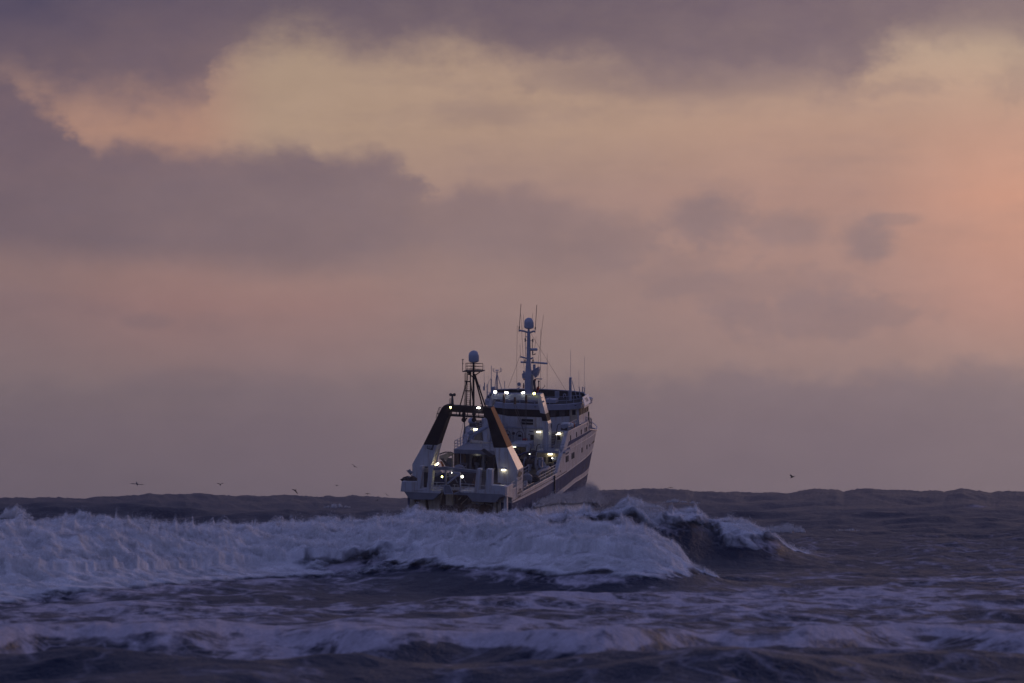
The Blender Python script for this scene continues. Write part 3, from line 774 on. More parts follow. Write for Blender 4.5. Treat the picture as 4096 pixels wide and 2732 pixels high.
# inner skin of the bulwarks and rounded capping rail
def side_strip(name, mat, ya, yb, zf, r, step=1.2, sgns=(1, -1), off=0.0, parent=None):
    for sg in sgns:
        mb = MB(); yy = list(np.arange(ya, yb, step)) + [yb]
        mb.tube([(sg * (hb(y, zf(y)) + off), y, zf(y)) for y in yy], r, 5)
        mb.build(name, mat, parent or hull)
side_strip('rubbing_strake', M['hullwhite'], 0.05, 55.0, lambda y: C_blue(y), .07)
side_strip('rubbing_strake', M['hullwhite'], 20.0, 54.0, lambda y: C_st0(y) + .02, .06)
ST2 = yz_curve([(2261,1809),(2300,1784),(2340,1760),(2368,1742)])
side_strip('rubbing_strake', M['hullwhite'], 25.0, 54.0, ST2, .06)
side_strip('capping_rail', M['white'], 5.0, 20.8, lambda y: -.50, .06)
side_strip('capping_rail', M['white'], 0.0, 4.85, lambda y: .54, .05)
side_strip('capping_rail', M['white'], 21.0, 26.2, top_z, .08)
side_strip('capping_rail', M['white'], 26.3, 37.0, top_z, .06)
side_strip('capping_rail', M['white'], 37.1, 55.9, top_z, .09)
# recessed blue stripe and patches on the upper sides, side windows, freeing ports
def hull_patch(name, corners, mat, th=.03, sgns=(1, -1), n=8, parent=None):
    """corners: four image points aft-bottom, fwd-bottom, fwd-top, aft-top on the starboard side; mirrored to port"""
    P = [on_hull(*c) for c in corners]
    for sg in sgns:
        mb = MB(); vs = []
        for k in range(n + 1):
            t_ = k / n
            a = P[0] * (1 - t_) + P[1] * t_; b_ = P[3] * (1 - t_) + P[2] * t_
            for q in (a, b_):
                for o_ in (th, -.06): vs.append((sg * (hb(q[1], q[2]) + o_), q[1], q[2]))
        fs = []
        for k in range(n):
            i = 4 * k; j = i + 4
            fs += [(i, j, j+2, i+2), (i+1, i+3, j+3, j+1), (i, i+1, j+1, j), (i+2, j+2, j+3, i+3)]
        fs += [(0, 2, 3, 1), (4*n, 4*n+1, 4*n+3, 4*n+2)]
        mb.add(vs, fs); mb.build(name, mat, parent or hull)
hull_patch('blue_stripe', [(2269,1786),(2368,1722),(2372,1713),(2276,1766)], M['navy'] if False else M['blue'])
hull_patch('blue_stripe', [(2266,1803),(2278,1797),(2280,1787),(2269,1793)], M['blue'], n=1)
hull_patch('blue_stripe', [(2262.5,1819),(2274,1813),(2276,1804),(2265,1809)], M['blue'], n=1)
for (x, y, w_, hh) in [(2282,1752,3,21),(2306,1738,3,20),(2325,1728,3,19),(2340,1720,3,18),(2346,1717,3,18),
                       (2265,1837,4.5,24),(2271.5,1834,4.5,24),(2288.5,1824,4.5,24),(2295,1820.5,4.5,24),(2328,1800,3.4,19),(2347.6,1788,3,17),(2359,1781,2.5,9)]:
    hull_patch('side_window', [(x-w_/2, y+hh/2+1), (x+w_/2, y+hh/2-1), (x+w_/2, y-hh/2-1), (x-w_/2, y-hh/2+1)], M['glass'], th=.02, n=1)
for (x, y) in [(2335,1870),(2345.6,1862),(2241,1885)]:
    hull_patch('scupper', [(x-1.3, y+4), (x+1.3, y+3), (x+1.3, y-4), (x-1.3, y-3)], M['dark'], th=.02, n=1)
for sg in (1, -1):
    mb = MB(); mb.box(sg*6.5 - .04, sg*6.5 + .12, 19.6, 19.75, -4.4, -.55); mb.build('fender_bar', M['dark'], hull)
# decks and inner bulkheads
mb = MB(); mb.box(-6.45, 6.45, .02, 26, -.98, -.86); mb.build('working_deck', M['deck'], ship)
for sg in (1, -1):
    mb = MB(); mb.box(sg*6.35 - .05, sg*6.35 + .05, .1, 4.8, -.86, .5); mb.build('bulwark_lining', M['white'], ship)
    mb = MB(); mb.box(sg*6.38 - .04, sg*6.38 + .04, 5, 21, -.86, -.53); mb.build('bulwark_lining', M['white'], ship)
# slanting after edge of the high sides, seen edge-on as a blue-white flange
for sg in (1, -1):
    mb = MB(); mb.loft([(sg*6.42, 20.95, -.5), (sg*6.05, 20.95, -.5), (sg*6.05, 26.2, 4.05), (sg*6.42, 26.2, 4.05)], [(sg*6.42, 21.1, -.5), (sg*6.05, 21.1, -.5), (sg*6.05, 26.35, 4.05), (sg*6.42, 26.35, 4.05)]); mb.build('bulwark_flange', M['white'], ship)

# ---- stern gallows platform ------------------------------------------------------------------------
YP = -3.2
mb = MB()
outl = [(1602,1958),(1602,1963),(1607,1926),(1667,1929),(1675.7,1865),(1690,1865),(1684,1912),(1679.5,1953.5),(1707,1953.5),(1712,1905),(1715.6,1865),(1732.3,1865),(1727,1924),(1722,1958)]
outl[1] = (1602, 1955)
mb.prismp([(1602,1966),(1607,1926),(1667,1929),(1675.7,1865),(1690,1865),(1684,1912),(1679.5,1953.5),(1679.5,1962)], YP, 1.0)
mb.prismp([(1679.5,1962),(1679.5,1953.5),(1706.8,1953.5),(1706.8,1963)], YP, 1.0)
mb.prismp([(1706.8,1963),(1706.8,1953.5),(1712,1905),(1715.6,1865),(1732.3,1865),(1727,1924),(1722,1963)], YP, 1.0)
mb.prismp([(1602,1966),(1722,1963),(1763,1961),(1763,1973),(1757,1974),(1617,1967)], YP + .01, 3.2)
mb.build('stern_platform', M['white'], ship)
mb = MB()
mb.prismp([(1617,1967),(1757,1974),(1733,1998),(1650,1998),(1633,1991)], YP + .04, 3.1)
mb.prismp([(1841,1965),(2015,1969),(2022,1985),(1998,1988),(1982,2010),(1890,2006),(1869,1981),(1814,1979)], YP + .04, 3.1)
mb.build('platform_apron', M['grey'], ship)
mb = MB()
mb.prismp([(1896.8,1966),(1907.5,1876),(1922,1875.5),(1913.5,1961),(1913.5,1966)], YP, 1.0)
mb.prismp([(1913.5,1966),(1913.5,1961),(1939.6,1962),(1939.6,1967)], YP, 1.0)
mb.prismp([(1939.6,1967),(1946.3,1876.4),(1967.7,1879),(1965.7,1941),(2015,1944),(2021.5,1950),(2022,1985),(2012,1970)], YP, 1.0)
mb.prismp([(1841,1964.5),(1896.8,1966),(2015,1969),(2022,1985),(2010,1978),(1900,1972),(1841,1970)], YP + .015, 3.2)
mb.build('stern_platform', M['white'], ship)
# quarter fenders rounding the platform into the hull
mb = MB()
a = at(2022, 1960, YP)
mb.loft([(a[0]-.1, YP+.3, 1.25), (a[0]-.1, YP+.3, .0), (a[0]-.1, 0.02, -.6), (a[0]-.1, 0.02, 1.3)], [(a[0]+.05, YP+.4, 1.2), (a[0]+.05, YP+.4, .1), (a[0]+.05, 0.02, -.5), (a[0]+.05, .02, 1.25)])
mb.build('quarter_plate', M['white'], ship)
mb = MB(); mb.tubep([(2021, 1946, YP+.1), (2021.5, 1980, YP+.1)], .06); mb.build('rubbing_post', M['white'], ship)
# posts and fenders below the platform
mb = MB()
mb.boxp(1630, 1985, 1641, 2060, -.6, .4); mb.build('fender_post', M['navy'], ship)
mb = MB(); mb.boxp(2015, 1985, 2027, 2060, -2.6, .6); mb.build('fender_post', M['white'], ship)
mb = MB(); mb.boxp(1974, 1996, 1985, 2060, -1.6, .4); mb.boxp(1991, 1990, 2000, 2060, -1.5, .4); mb.build('fender_post', M['cream'], ship)
mb = MB(); mb.prismp([(1640,1992),(1654,1996),(1668,2045),(1637,2045)], -1.0, .5); mb.prismp([(1683,1998),(1700,1998),(1704,2060),(1676,2060)], -1.1, .5); mb.build('chafing_plate', M['cream'], ship, 'flaking cream and orange chafing plate')
mb = MB(); mb.prismp([(1710,1998),(1736,1997),(1755,1975),(1765,1974),(1752,2060),(1722,2060)], -1.3, .6); mb.build('chafing_plate', M['cream'], ship)
mb = MB(); mb.boxp(1655, 1990, 1715, 2070, -.3, .25); mb.boxp(1748, 1965, 2000, 2075, -.35, .3); mb.build('stern_ramp', M['rust'], ship, 'dark rust-stained stern ramp wall')
mb = MB(); mb.boxp(1783, 1978, 1812, 2020, -.9, .5); mb.boxp(1786, 1998, 1810, 2022, -1.0, .1); mb.build('ramp_roller', M['cream'], ship)
mb = MB(); mb.prismp([(1832,1998),(1845,1985),(1843,1995),(1835,2001)], -.6, .1); mb.prismp([(1842,2016),(1870,1990),(1871,1993),(1845,2018)], -.6, .08)
mb.prismp([(1885,2009),(1935,2011),(1934,2016),(1888,2014)], -.9, .1); mb.prismp([(1940,2013),(1968,2019),(1967,2023),(1944,2018)], -.9, .1); mb.build('chafing_streak', M['cream'], ship)
mb = MB(); mb.tubep([(1903,2014,-1.5),(1912,2016,-1.5),(1918,2023,-1.5),(1924,2017,-1.5),(1934,2015.5,-1.5)], .06); mb.build('stern_chain', M['fender'], ship)
# open gate frame, rails and cross beam of the ramp
mb = MB(); mb.prismp([(1732,1870),(1781,1868),(1781,1880),(1732,1881)], YP + .3, .45); mb.prismp([(1781,1868),(1906,1882),(1906,1892),(1781,1881)], YP + .3, .45)
mb.boxp(1778, 1867, 1783.5, 1980, YP + .25, .35); mb.build('gate_frame', M['grey'], ship)
mb = MB(); mb.boxp(1838.5, 1892, 1842, 1965, YP + .3, .25); mb.tubep([(1808,1891.5,YP+.2),(1841,1893,YP+.2)], .10); mb.tubep([(1790,1934,YP+.1),(1837,1897,YP+.1)], .11)
mb.tubep([(1783,1896,-2),(1838,1897,-2)], .04); mb.tubep([(1783,1907,-2),(1825,1908,-2)], .04); mb.build('gate_frame', M['mast'], ship)
mb = MB(); mb.prismp([(1777,1941),(1797,1941),(1812,1974),(1777,1974)], YP - .25, .06); mb.build('gate_panel', M['grey'], ship)
mb = MB(); mb.tubep([(1777,1941,YP-.3),(1798,1941,YP-.3),(1812,1975,YP-.3),(1777,1975,YP-.3),(1777,1941,YP-.3)], .07)
mb.prismp([(1815,1973),(1838,1964),(1840,1966),(1817,1978)], YP - .2, .2); mb.build('gate_rail', M['mast'], ship)
mb = MB()
for yy in (1929, 1940.5, 1952): mb.tubep([(1724,yy,YP),(1777,yy+1.5,YP)], .038)
mb.tubep([(1747.5,1929,YP),(1746.5,1959,YP)], .038); mb.tubep([(1777,1940,YP),(1760,1940,YP),(1758,1943,YP),(1758,1952,YP),(1763,1957,YP)], .035)
mb.build('stern_railing', M['white'], ship)
mb = MB()
for yy in (1935, 1946, 1957.5): mb.tubep([(1842,yy,YP),(1897,yy+2.5,YP)], .038)
for xx in (1876,): mb.tubep([(xx,1936,YP),(xx,1965,YP)], .038)
mb.build('stern_railing', M['white'], ship)
mb = MB(); mb.tubep([(1812,1939,-2.2),(1832,1939.5,-2.2),(1832,1954,-2.2)], .03); mb.tubep([(1818,1939,-2.2),(1818,1956,-2.2),(1813,1962,-2.2)], .03)
mb.build('inner_gate_rail', M['white'], ship)
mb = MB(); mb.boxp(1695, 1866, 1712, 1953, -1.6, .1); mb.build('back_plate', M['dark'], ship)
mb = MB(); mb.boxp(1693, 1872, 1711, 1889, -2.2, .1); mb.build('back_plate', M['cream'], ship)
mb = MB(); mb.boxp(1920, 1880, 1944, 1912, -2.2, .1); mb.build('back_plate', M['cream'], ship)
mb = MB()
for k in range(4): mb.boxp(1919, 1883 + 8*k, 1945, 1884.5 + 8*k, -2.35, .1)
mb.build('ladder', M['dark'], ship)
mb = MB(); mb.boxp(1916, 1944, 1940, 1963, -2.0, .5); mb.build('net_bin', M['fender'], ship)

# ---- working deck clutter ---------------------------------------------------------------------------
def lumpy(name, c, r, mat, parent, label=None, seed=0, n=22):
    mb = MB(); vs = []; rows_ = n // 2
    for i in range(rows_ + 1):
        th = math.pi * i / rows_
        for k in range(n):
            ph = 2 * math.pi * k / n
            d = np.array([math.sin(th) * math.cos(ph), math.sin(th) * math.sin(ph), math.cos(th)])
            q = 1 + .45 * float(fbm(np.array([d[0] * 2.1 + seed]), np.array([d[1] * 2.1]), np.array([d[2] * 2.1]), o=3)[0])
            vs.append((c[0] + d[0] * r[0] * q, c[1] + d[1] * r[1] * q, c[2] + d[2] * r[2] * q))
    fs = [(i*n+k, i*n+(k+1)%n, (i+1)*n+(k+1)%n, (i+1)*n+k) for i in range(rows_) for k in range(n)]
    mb.add(vs, fs)
    return mb.build(name, mat, parent, label, smooth=False)
pc = at(1643, 1920, -1.6); hp = lumpy('net_heap', pc, (1.15, .8, .42), M['net'], None, seed=1); hp.matrix_world = ship.matrix_world.copy()
tag(hp, 'black heap of netting on the port corner of the stern platform', 'net heap')
mb = MB(); mb.tubep([(1627,1881,-1.4),(1641,1897,-1.4),(1652,1909,-1.4)], .06); mb.tubep([(1634,1880,-1.2),(1640,1888,-1.2),(1648,1893,-1.2)], .22); mb.tubep([(1632,1911,-2.),(1637,1907,-2.)], .12); mb.build('mooring_fairlead', M['grey'], ship)
pc = at(1985, 1938, -1.2); hp = lumpy('net_heap', pc, (.75, .5, .22), M['rust'], None, seed=4); hp.matrix_world = ship.matrix_world.copy()
tag(hp, 'low brown heap of netting behind the starboard bulwark of the stern platform', 'net heap')
pc = at(1975, 1930, -1.0); mb = MB(); mb.ball((pc[0] - .2, pc[1] - .1, pc[2]), .22, 12); fb = mb.build('float_buoy', M['orange'], None, smooth=True); fb.matrix_world = ship.matrix_world.copy()
tag(fb, 'small orange float beside the starboard gate pillar at the stern', 'float')
# inner walls of the ramp house: dark bulkhead, trunks and pipes
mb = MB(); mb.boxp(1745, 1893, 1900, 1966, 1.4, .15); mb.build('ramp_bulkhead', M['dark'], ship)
mb = MB(); mb.boxp(1738, 1872, 1760, 1893, 1.0, .2); mb.build('locker', M['cream'], ship)
for q_, r_ in (([(1735,1904,-.5),(1768,1887,-.5)], .12), ([(1742,1906,-.8),(1768,1893,-.8)], .05), ([(1820,1912,-.9),(1830,1932,-.9)], .08), ([(1852,1912,-.9),(1864,1933,-.9)], .06)):
    mb = MB(); mb.tubep(q_, r_); mb.build('crane_strut', M['grey'], ship)
mb = MB(); mb.boxp(1795, 1888, 1838, 1906, .9, .3); mb.build('winch_housing', M['cream'], ship)
rr = random.Random(7)
for i in range(9):
    x = rr.uniform(1750, 1895); y = rr.uniform(1906, 1945); w_ = rr.uniform(7, 18); hh = rr.uniform(6, 14)
    mb = MB(); yy = rr.uniform(.2, 1.1); mb.boxp(x, y, x + w_, y + hh, yy, .3); c = at(x + w_ / 2, y, yy); mb.lathe((c[0], yy + .15, c[2]), [(.12, 0), (.14, .1), (.06, .2)], 10)
    mb.build('deck_fitting', rr.choice([M['dark'], M['rust'], M['grey'], M['rust'], M['navy']]), ship)
# trunk walls further in, either side of the deck
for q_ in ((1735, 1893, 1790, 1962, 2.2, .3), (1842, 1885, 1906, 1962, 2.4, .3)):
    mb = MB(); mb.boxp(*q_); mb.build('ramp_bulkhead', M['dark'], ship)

# net drums
def drum(x0, x1, py0, py1, y, name='net_drum'):
    a = at(x0, (py0 + py1) / 2, y); b_ = at(x1, (py0 + py1) / 2, y)
    zt = at((x0 + x1) / 2, py0, y)[2]; zb = at((x0 + x1) / 2, py1, y)[2]
    r = (zt - zb) / 2; c = (a[0], y + r, (zt + zb) / 2); wd = b_[0] - a[0]
    mb = MB(); pr = [(r * (.82 + .05 * math.sin(k * 1.9)), wd * k / 14) for k in range(15)]
    mb.lathe(c, pr, 22, 'x'); o = mb.build(name, M['net'], ship, smooth=True)
    for s_ in (0, wd):
        f = MB(); f.lathe((c[0] + s_ - .06, c[1], c[2]), [(r * 1.06, 0), (r * 1.06, .12)], 26, 'x'); f.build('drum_flange', M['grey'], o)
    f = MB(); f.lathe((c[0] - .5, c[1], c[2]), [(.14, 0), (.14, wd + 1.0)], 10, 'x'); f.build('drum_axle', M['dark'], o)
    g = MB(); g.box(c[0] + wd * .40, c[0] + wd * .62, y + .02, y + .25, c[2] - r, c[2] - .1); g.box(c[0] + wd * .30, c[0] + wd * .72, y + .0, y + .2, c[2] - .25, c[2] + .05); g.build('drum_motor', M['grey'], o)
    return o
drum(1884, 1928, 1826, 1878, 19.5)
drum(2095, 2140, 1834, 1884, 19.0)

# after deckhouse, port side: slab, pillars, crane
mb = MB()
A0 = at(1815, 1803, 17.0); A1 = at(1970, 1806, 17.0)
mb.box(A0[0], A1[0] + .3, 17.0, 26.5, A0[2] - .32, A0[2] + .20); slab_z = A0[2] + .20
mb.build('winch_deck', M['grey'], ship)
mb = MB(); mb.boxp(1816, 1812, 1834, 1868, 17.6, .8); mb.boxp(1843, 1812, 1856, 1868, 18.0, .8); mb.boxp(1834, 1857, 1843, 1868, 17.8, .8); mb.build('deckhouse_wall', M['rust'], ship)
for q_ in ((1856, 1812, 1882, 1872, 20.5, .5), (1930, 1812, 1975, 1880, 21, .5), (1870, 1808, 1975, 1875, 24.5, .3)):
    mb = MB(); mb.boxp(*q_); mb.build('deckhouse_wall', M['dark'], ship)
mb = MB(); mb.boxp(1878, 1815, 1884, 1880, 18.9, .3); mb.boxp(1929, 1815, 1936, 1885, 18.9, .3); mb.boxp(1878, 1818, 1936, 1824, 18.9, .3); mb.build('drum_frame', M['grey'], ship)
mb = MB(); mb.tubep([(1838,1868,10.),(1850,1858,10.),(1866,1860,10.)], .3); mb.build('tarpaulin', M['dark'], ship)
pc = at(1837, 1869, 9.5); mb = MB(); lumpy('tarpaulin_cover', pc, (.55, .5, .32), M['fender'], ship, 'pale crumpled tarpaulin cover', seed=8)
mb = MB(); mb.tubep([(1852,1872,9),(1864,1863,9),(1864,1876,9)], .035); mb.tubep([(1858,1868,9),(1858,1876,9)], .03); mb.build('small_railing', M['white'], ship)
# small crane beside the port gantry leg
mb = MB(); mb.prismp([(1757,1824),(1795,1810),(1812,1812.5),(1813.5,1819),(1797,1827),(1788,1833),(1785,1844),(1779,1838),(1757,1838)], 6.0, .5); mb.boxp(1807, 1815, 1811, 1871, 6.0, .35)
crane = mb.build('deck_crane', M['cream'], ship)
mb = MB(); mb.boxp(1785, 1832, 1808, 1871, 6.3, .15); mb.build('crane_panel', M['grey'], crane)
mb = MB(); mb.prismp([(1760,1836),(1769,1835),(1774,1840),(1797,1866),(1796,1871),(1786,1871),(1768,1843)], 5.4, .4); mb.build('crane_jib', M['dark'], crane)
mb = MB(); mb.prismp([(1759,1846),(1765,1846),(1774,1862),(1774,1868),(1767,1869),(1765,1857)], 5.2, .3); mb.build('crane_hook', M['orange'], crane)
mb = MB()
for k in range(8): mb.tubep([(1755+k*6.5, 1822-k*1.9, 6.2), (1755+k*6.5, 1817-k*1.9, 6.2)], .03)
mb.tubep([(1755,1817,6.2),(1782,1808,6.2),(1808,1810,6.2),(1817,1816,6.2)], .07); mb.build('crane_hose', M['dark'], crane)
mb = MB(); mb.boxp(1738, 1848, 1750, 1871, 5.0, .3); mb.build('crane_base', M['dark'], crane)
# sloping grating
mb = MB(); g = [(1922,1802),(1937,1793),(1976,1820),(1961,1829)]
mb.prismp(g, 12.0, .08); mb.build('walkway_grating', M['grey'], ship)
mb = MB()
for k in range(1, 7):
    t_ = k / 7; mb.tubep([(1922+15*t_, 1802-9*t_, 11.95), (1961+15*t_, 1829-9*t_, 11.95)], .03)
mb.build('grating_bars', M['dark'], ship)

# railings: helper
def railing(name, pts, hgt, mat=None, rails=3, posts=None, r=.032, parent=None):
    mb = MB(); P = [Vector(p) for p in pts]
    for k in range(1, rails + 1): mb.tube([p + Vector((0, 0, hgt * k / rails)) for p in P], r, 5)
    for a, b_ in zip(P[:-1], P[1:]):
        n = max(1, round((b_ - a).length / (posts or 1.4)))
        for i in range(n + 1):
            q = a.lerp(b_, i / n); mb.tube([q, q + Vector((0, 0, hgt))], r * 1.25, 5)
    return mb.build(name, mat or M['white'], parent or ship)
railing('winch_deck_railing', [(A0[0]+.1, 26.3, slab_z), (A0[0]+.1, 17.1, slab_z), (A0[0]+.9, 17.1, slab_z)], 1.05, M['mast'], posts=1.3)
b0 = at(1932, 1800, 17.1)
railing('winch_deck_railing', [(b0[0], 17.1, slab_z), (b0[0] + .9, 17.1, slab_z + .0), (b0[0] + 2.2, 17.1, slab_z)], 1.05, M['white'], posts=.9)
# starboard main-deck side railings (they step down towards the stern)
railing('side_railing', [(6.4, 5.4, -.46), (6.4, 11.2, -.46)], 1.05, posts=1.1, r=.036)
railing('side_railing', [(6.4, 12.2, -.46), (6.4, 20.6, -.46)], 1.1, posts=1.25, r=.036)
railing('side_railing', [(-6.4, 5.4, -.46), (-6.4, 20.6, -.46)], 1.05, posts=1.4, r=.036)
railing('side_railing', [(6.4, -.05, .5), (6.4, 1.7, .5)], .85, rails=2, posts=.9)
railing('side_railing', [(5.3, -.05, .4), (6.4, -.05, .5)], .85, rails=2, posts=.6)
railing('inner_railing', [(4.9, 5.5, .2), (4.9, 9.5, .2), (4.9, 13.5, .35)], 1.2, M['mast'], posts=1.5)
mb = MB(); mb.box(5.2, 6.2, -.2, 1.4, -.1, .55); mb.build('deck_locker', M['rust'], ship)
mb = MB(); mb.tubep([(2063,1911,-.1),(2074,1924,-.1)], .05); mb.build('pennant_staff', M['white'], ship)
# ventilators and hoses along the starboard side
mb = MB()
for k in range(3): mb.tubep([(2096,1911+7*k,6.5),(2104,1903+7*k,6.7),(2113,1901+7*k,7),(2121,1906+7*k,7.2),(2121,1925,7.4)], .26, 8)
mb.build('ventilation_duct', M['fender'], ship, smooth=True)
mb = MB(); mb.tubep([(2148,1905,9.5),(2153,1890,10),(2165,1884,11),(2180,1880,12),(2196,1872,13),(2192,1869,13.4),(2180,1871,13.6),(2170,1877,14)], .22, 8); mb.build('ventilation_duct', M['fender'], ship, smooth=True)
pc = at(2128, 1915, 8.6); mb = MB(); lumpy('net_bundle', pc, (1.0, 1.2, .5), M['net'], ship, seed=12)
mb = MB(); mb.boxp(2096, 1924, 2106, 1945, 6.2, .7); mb.build('deck_bin', M['white'], ship)
mb = MB(); mb.tubep([(2160,1840,14),(2158,1862,14),(2165,1872,14)], .08); mb.tubep([(2172,1838,14),(2176,1865,14)], .10); mb.tubep([(2166,1836,14),(2184,1862,14)], .06); mb.build('pump_pipes', M['mast'], ship)
mb = MB(); mb.boxp(2152, 1832, 2168, 1872, 15, .7); mb.build('hydraulic_pump', M['grey'], ship)
mb = MB()
for k in range(6):
    x = 2150 + 5 * k; mb.tubep([(x, 1838 + 3 * (k % 3), 16), (x + 2, 1858, 16), (x + 5, 1876, 16)], .07)
mb.build('hydraulic_hoses', M['dark'], ship)
# ---- main stern gantry --------------------------------------------------------------------------------
def leg_pair(aft, fwdw, y0, dep0, dep1):
    """aft outline points on plane y0, forward outline leaning so the leg gets thinner (fore and aft) towards its top"""
    A = [at(px, py, y0) for px, py in aft]
    zt = max(p[2] for p in A); zb = min(p[2] for p in A)
    out = []
    for p in A:
        k = (p[2] - zb) / (zt - zb); k = max(0, (k - .25) / .75)
        out.append((p[0], y0 + dep0 + (dep1 - dep0) * k, p[2]))
    return A, out
GY = 1.9
XS = lambda px, py: at(px, py, GY)
def leg(sg, name='gantry_leg'):
    if sg > 0:
        low = [(2064,1957),(1991,1957),(1991,1876),(1975,1791),(2029.6,1791),(2071,1880)]
        up = [(2029.6,1791),(1975,1791),(1948,1676),(1935,1666),(1935,1655),(1930,1648),(1930,1630),(1962.5,1631)]
        face = [(2064,1957),(2071,1880),(2029.6,1791),(1962.5,1631)]
    else:
        low = [(1647,1930),(1649.5,1856),(1693,1778.5),(1748,1780.5),(1724,1864),(1724,1940)]
        up = [(1693,1778.5),(1741,1682),(1766,1632),(1776,1622),(1787,1620),(1803,1621),(1803,1646),(1795,1652),(1793,1667),(1787,1676),(1748,1780.5)]
        face = None
    zt = at(1787, 1621, GY)[2]; zb = -.9
    def dep(z): k = max(0, min(1, (z - 1.5) / (zt - 1.5))); return 2.75 - 1.35 * k
    def solid(pts):
        A = [XS(*p) for p in pts]
        if pts is low or pts is lowx: A = [(p[0], p[1], p[2] if p[2] > .8 else zb) for p in A]
        return A, [(p[0], GY + dep(p[2]), p[2]) for p in A]
    lowx = low
    mb = MB(); A, B = solid(low); mb.loft(A, B); o = mb.build(name, M['white'], gantry)
    mb = MB(); A, B = solid(up); mb.loft(A, B); mb.build('black_section', M['black'], o)
    return o, dep
mb = MB(); mb.prismp([(1787,1621),(1965,1631.5),(1945,1656),(1795,1646.5)], GY + .25, 1.0)
gantry = mb.build('stern_gantry', M['black'], ship)
legS, dep = leg(1); legP, _ = leg(-1)
# outboard faces of the starboard leg: reflected sunset glow painted over the black above, white below (2-3 mm proud)
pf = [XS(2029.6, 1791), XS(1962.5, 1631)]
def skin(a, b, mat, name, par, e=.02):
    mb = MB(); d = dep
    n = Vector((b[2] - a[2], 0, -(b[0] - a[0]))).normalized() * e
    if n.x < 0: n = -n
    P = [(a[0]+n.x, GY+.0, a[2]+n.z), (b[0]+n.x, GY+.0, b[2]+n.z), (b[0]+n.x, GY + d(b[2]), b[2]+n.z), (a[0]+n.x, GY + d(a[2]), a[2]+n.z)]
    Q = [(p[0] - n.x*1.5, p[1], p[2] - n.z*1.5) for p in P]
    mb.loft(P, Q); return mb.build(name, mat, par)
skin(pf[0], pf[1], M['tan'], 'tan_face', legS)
a_, b_ = XS(2071,1880), XS(2029.6,1791)
# emblem and lettering on the foot of the starboard leg
fx = XS(2071, 1884)[0] + .03
def side_pt(px, py): return at(px, py, x=fx)
fish = [(2071.5,1900),(2075,1889),(2079,1883),(2083,1886),(2085,1891),(2086,1893),(2088,1886),(2089,1884),(2089,1900),(2086.5,1896),(2085,1899),(2082,1906),(2078,1909),(2074,1907)]
mb = MB(); P = [side_pt(*p) for p in fish]; mb.loft(P, [(p[0] - .03, p[1], p[2]) for p in P]); mb.build('fish_emblem', M['letter'], legS, 'grey fish emblem on the foot of the gantry leg')
def side_text(s, px, py, size, sx=1.0, par=None, mat=None):
    p = side_pt(px, py); return put_text(s, size, Matrix.Translation(p) @ SIDE, mat or M['letter'], par or legS, sx=sx)
fx = XS(2067, 1915)[0] + .05
side_text('ICELANDIC', 2079, 1917, .42, .92)
fx = XS(2065.6, 1930)[0] + .05
side_text('SEAFOOD', 2079, 1931, .55, .92)
fx = 6.56
side_text('CHINA', 2080, 1958.5, .38, .9, hull); side_text('NAVIGATION', 2079, 1970, .42, .78, hull); side_text('ICELAND', 2078, 1985, .45, .8, hull)
# port leg: bracket on its after side, cream tube in place of strip light reflected on the inboard face
mb = MB(); mb.tubep([(1709,1782,1.5),(1708,1793,1.5),(1727,1799,1.5),(1733,1782,1.5)], .07); mb.tubep([(1727,1799,1.5),(1733,1780,1.5)], .13)
for x in (1713,1718,1723): mb.tubep([(x,1782,1.6),(x,1796,1.6)], .03)
mb.build('bracket', M['dark'], legP)
mb = MB(); mb.tubep([(1752,1796,3.2),(1744,1822,3.0),(1734,1860,2.8)], .16); mb.build('cable_trunk', M['cream'], legP)
mb = MB(); mb.tubep([(1765,1629,2.6),(1757,1629,2.6),(1750,1648,2.6),(1744,1672,2.6)], .035); mb.tubep([(1761,1628,2.9),(1755,1648,2.9),(1750,1656,2.9)], .03); mb.tubep([(1747,1655,2.6),(1756,1655,2.6)], .07); mb.build('leg_ladder', M['black'], legP)
mb = MB(); mb.prismp([(1793,1659),(1935,1668),(1935,1673),(1793,1664.5)], GY + .5, .6); mb.tubep([(1795,1655.5,GY+.5),(1935,1662,GY+.5)], .035)
for x in (1825, 1839, 1870, 1896, 1915): mb.tubep([(x, 1646 + (x-1795)*.05, GY+.6), (x, 1664 + (x-1795)*.05, GY+.6)], .05 if x != 1839 else .12)
mb.build('gantry_walkway', M['black'], gantry)
for x, r_ in ((1855.5, .20), (1896, .16)):
    mb = MB(); mb.tubep([(x,1648,GY+.6),(x,1683,GY+.6)], r_); mb.lathe(at(x, 1679, GY+.6), [(.28,-.12),(.28,.12)], 14, 'y'); mb.lathe(at(x, 1656, GY+.5), [(.22,-.12),(.22,.12)], 14, 'y')
    mb.build('hanging_block', M['black'], gantry)
mb = MB(); mb.tubep([(1864,1673,GY+.6),(1869,1671,GY+.6),(1868,1675,GY+.6),(1864,1676,GY+.6)], .06); mb.build('shackle', M['black'], gantry)
mb = MB(); mb.tubep([(1855,1683,GY+.6),(1837,1770,12)], .025, 4); mb.tubep([(1858,1683,GY+.6),(1858.5,1735,GY+.6)], .07, 5); mb.tubep([(1857,1683,GY+.6),(1857.5,1712,GY+.6)], .03, 5); mb.build('warp_cable', M['rope'], gantry)
mb = MB(); mb.boxp(1935, 1626, 1946, 1631, GY+.3, .5); mb.tubep([(1940,1632,GY+.5),(1940,1626,GY+.5)], .08); mb.build('beam_bollard', M['black'], gantry)

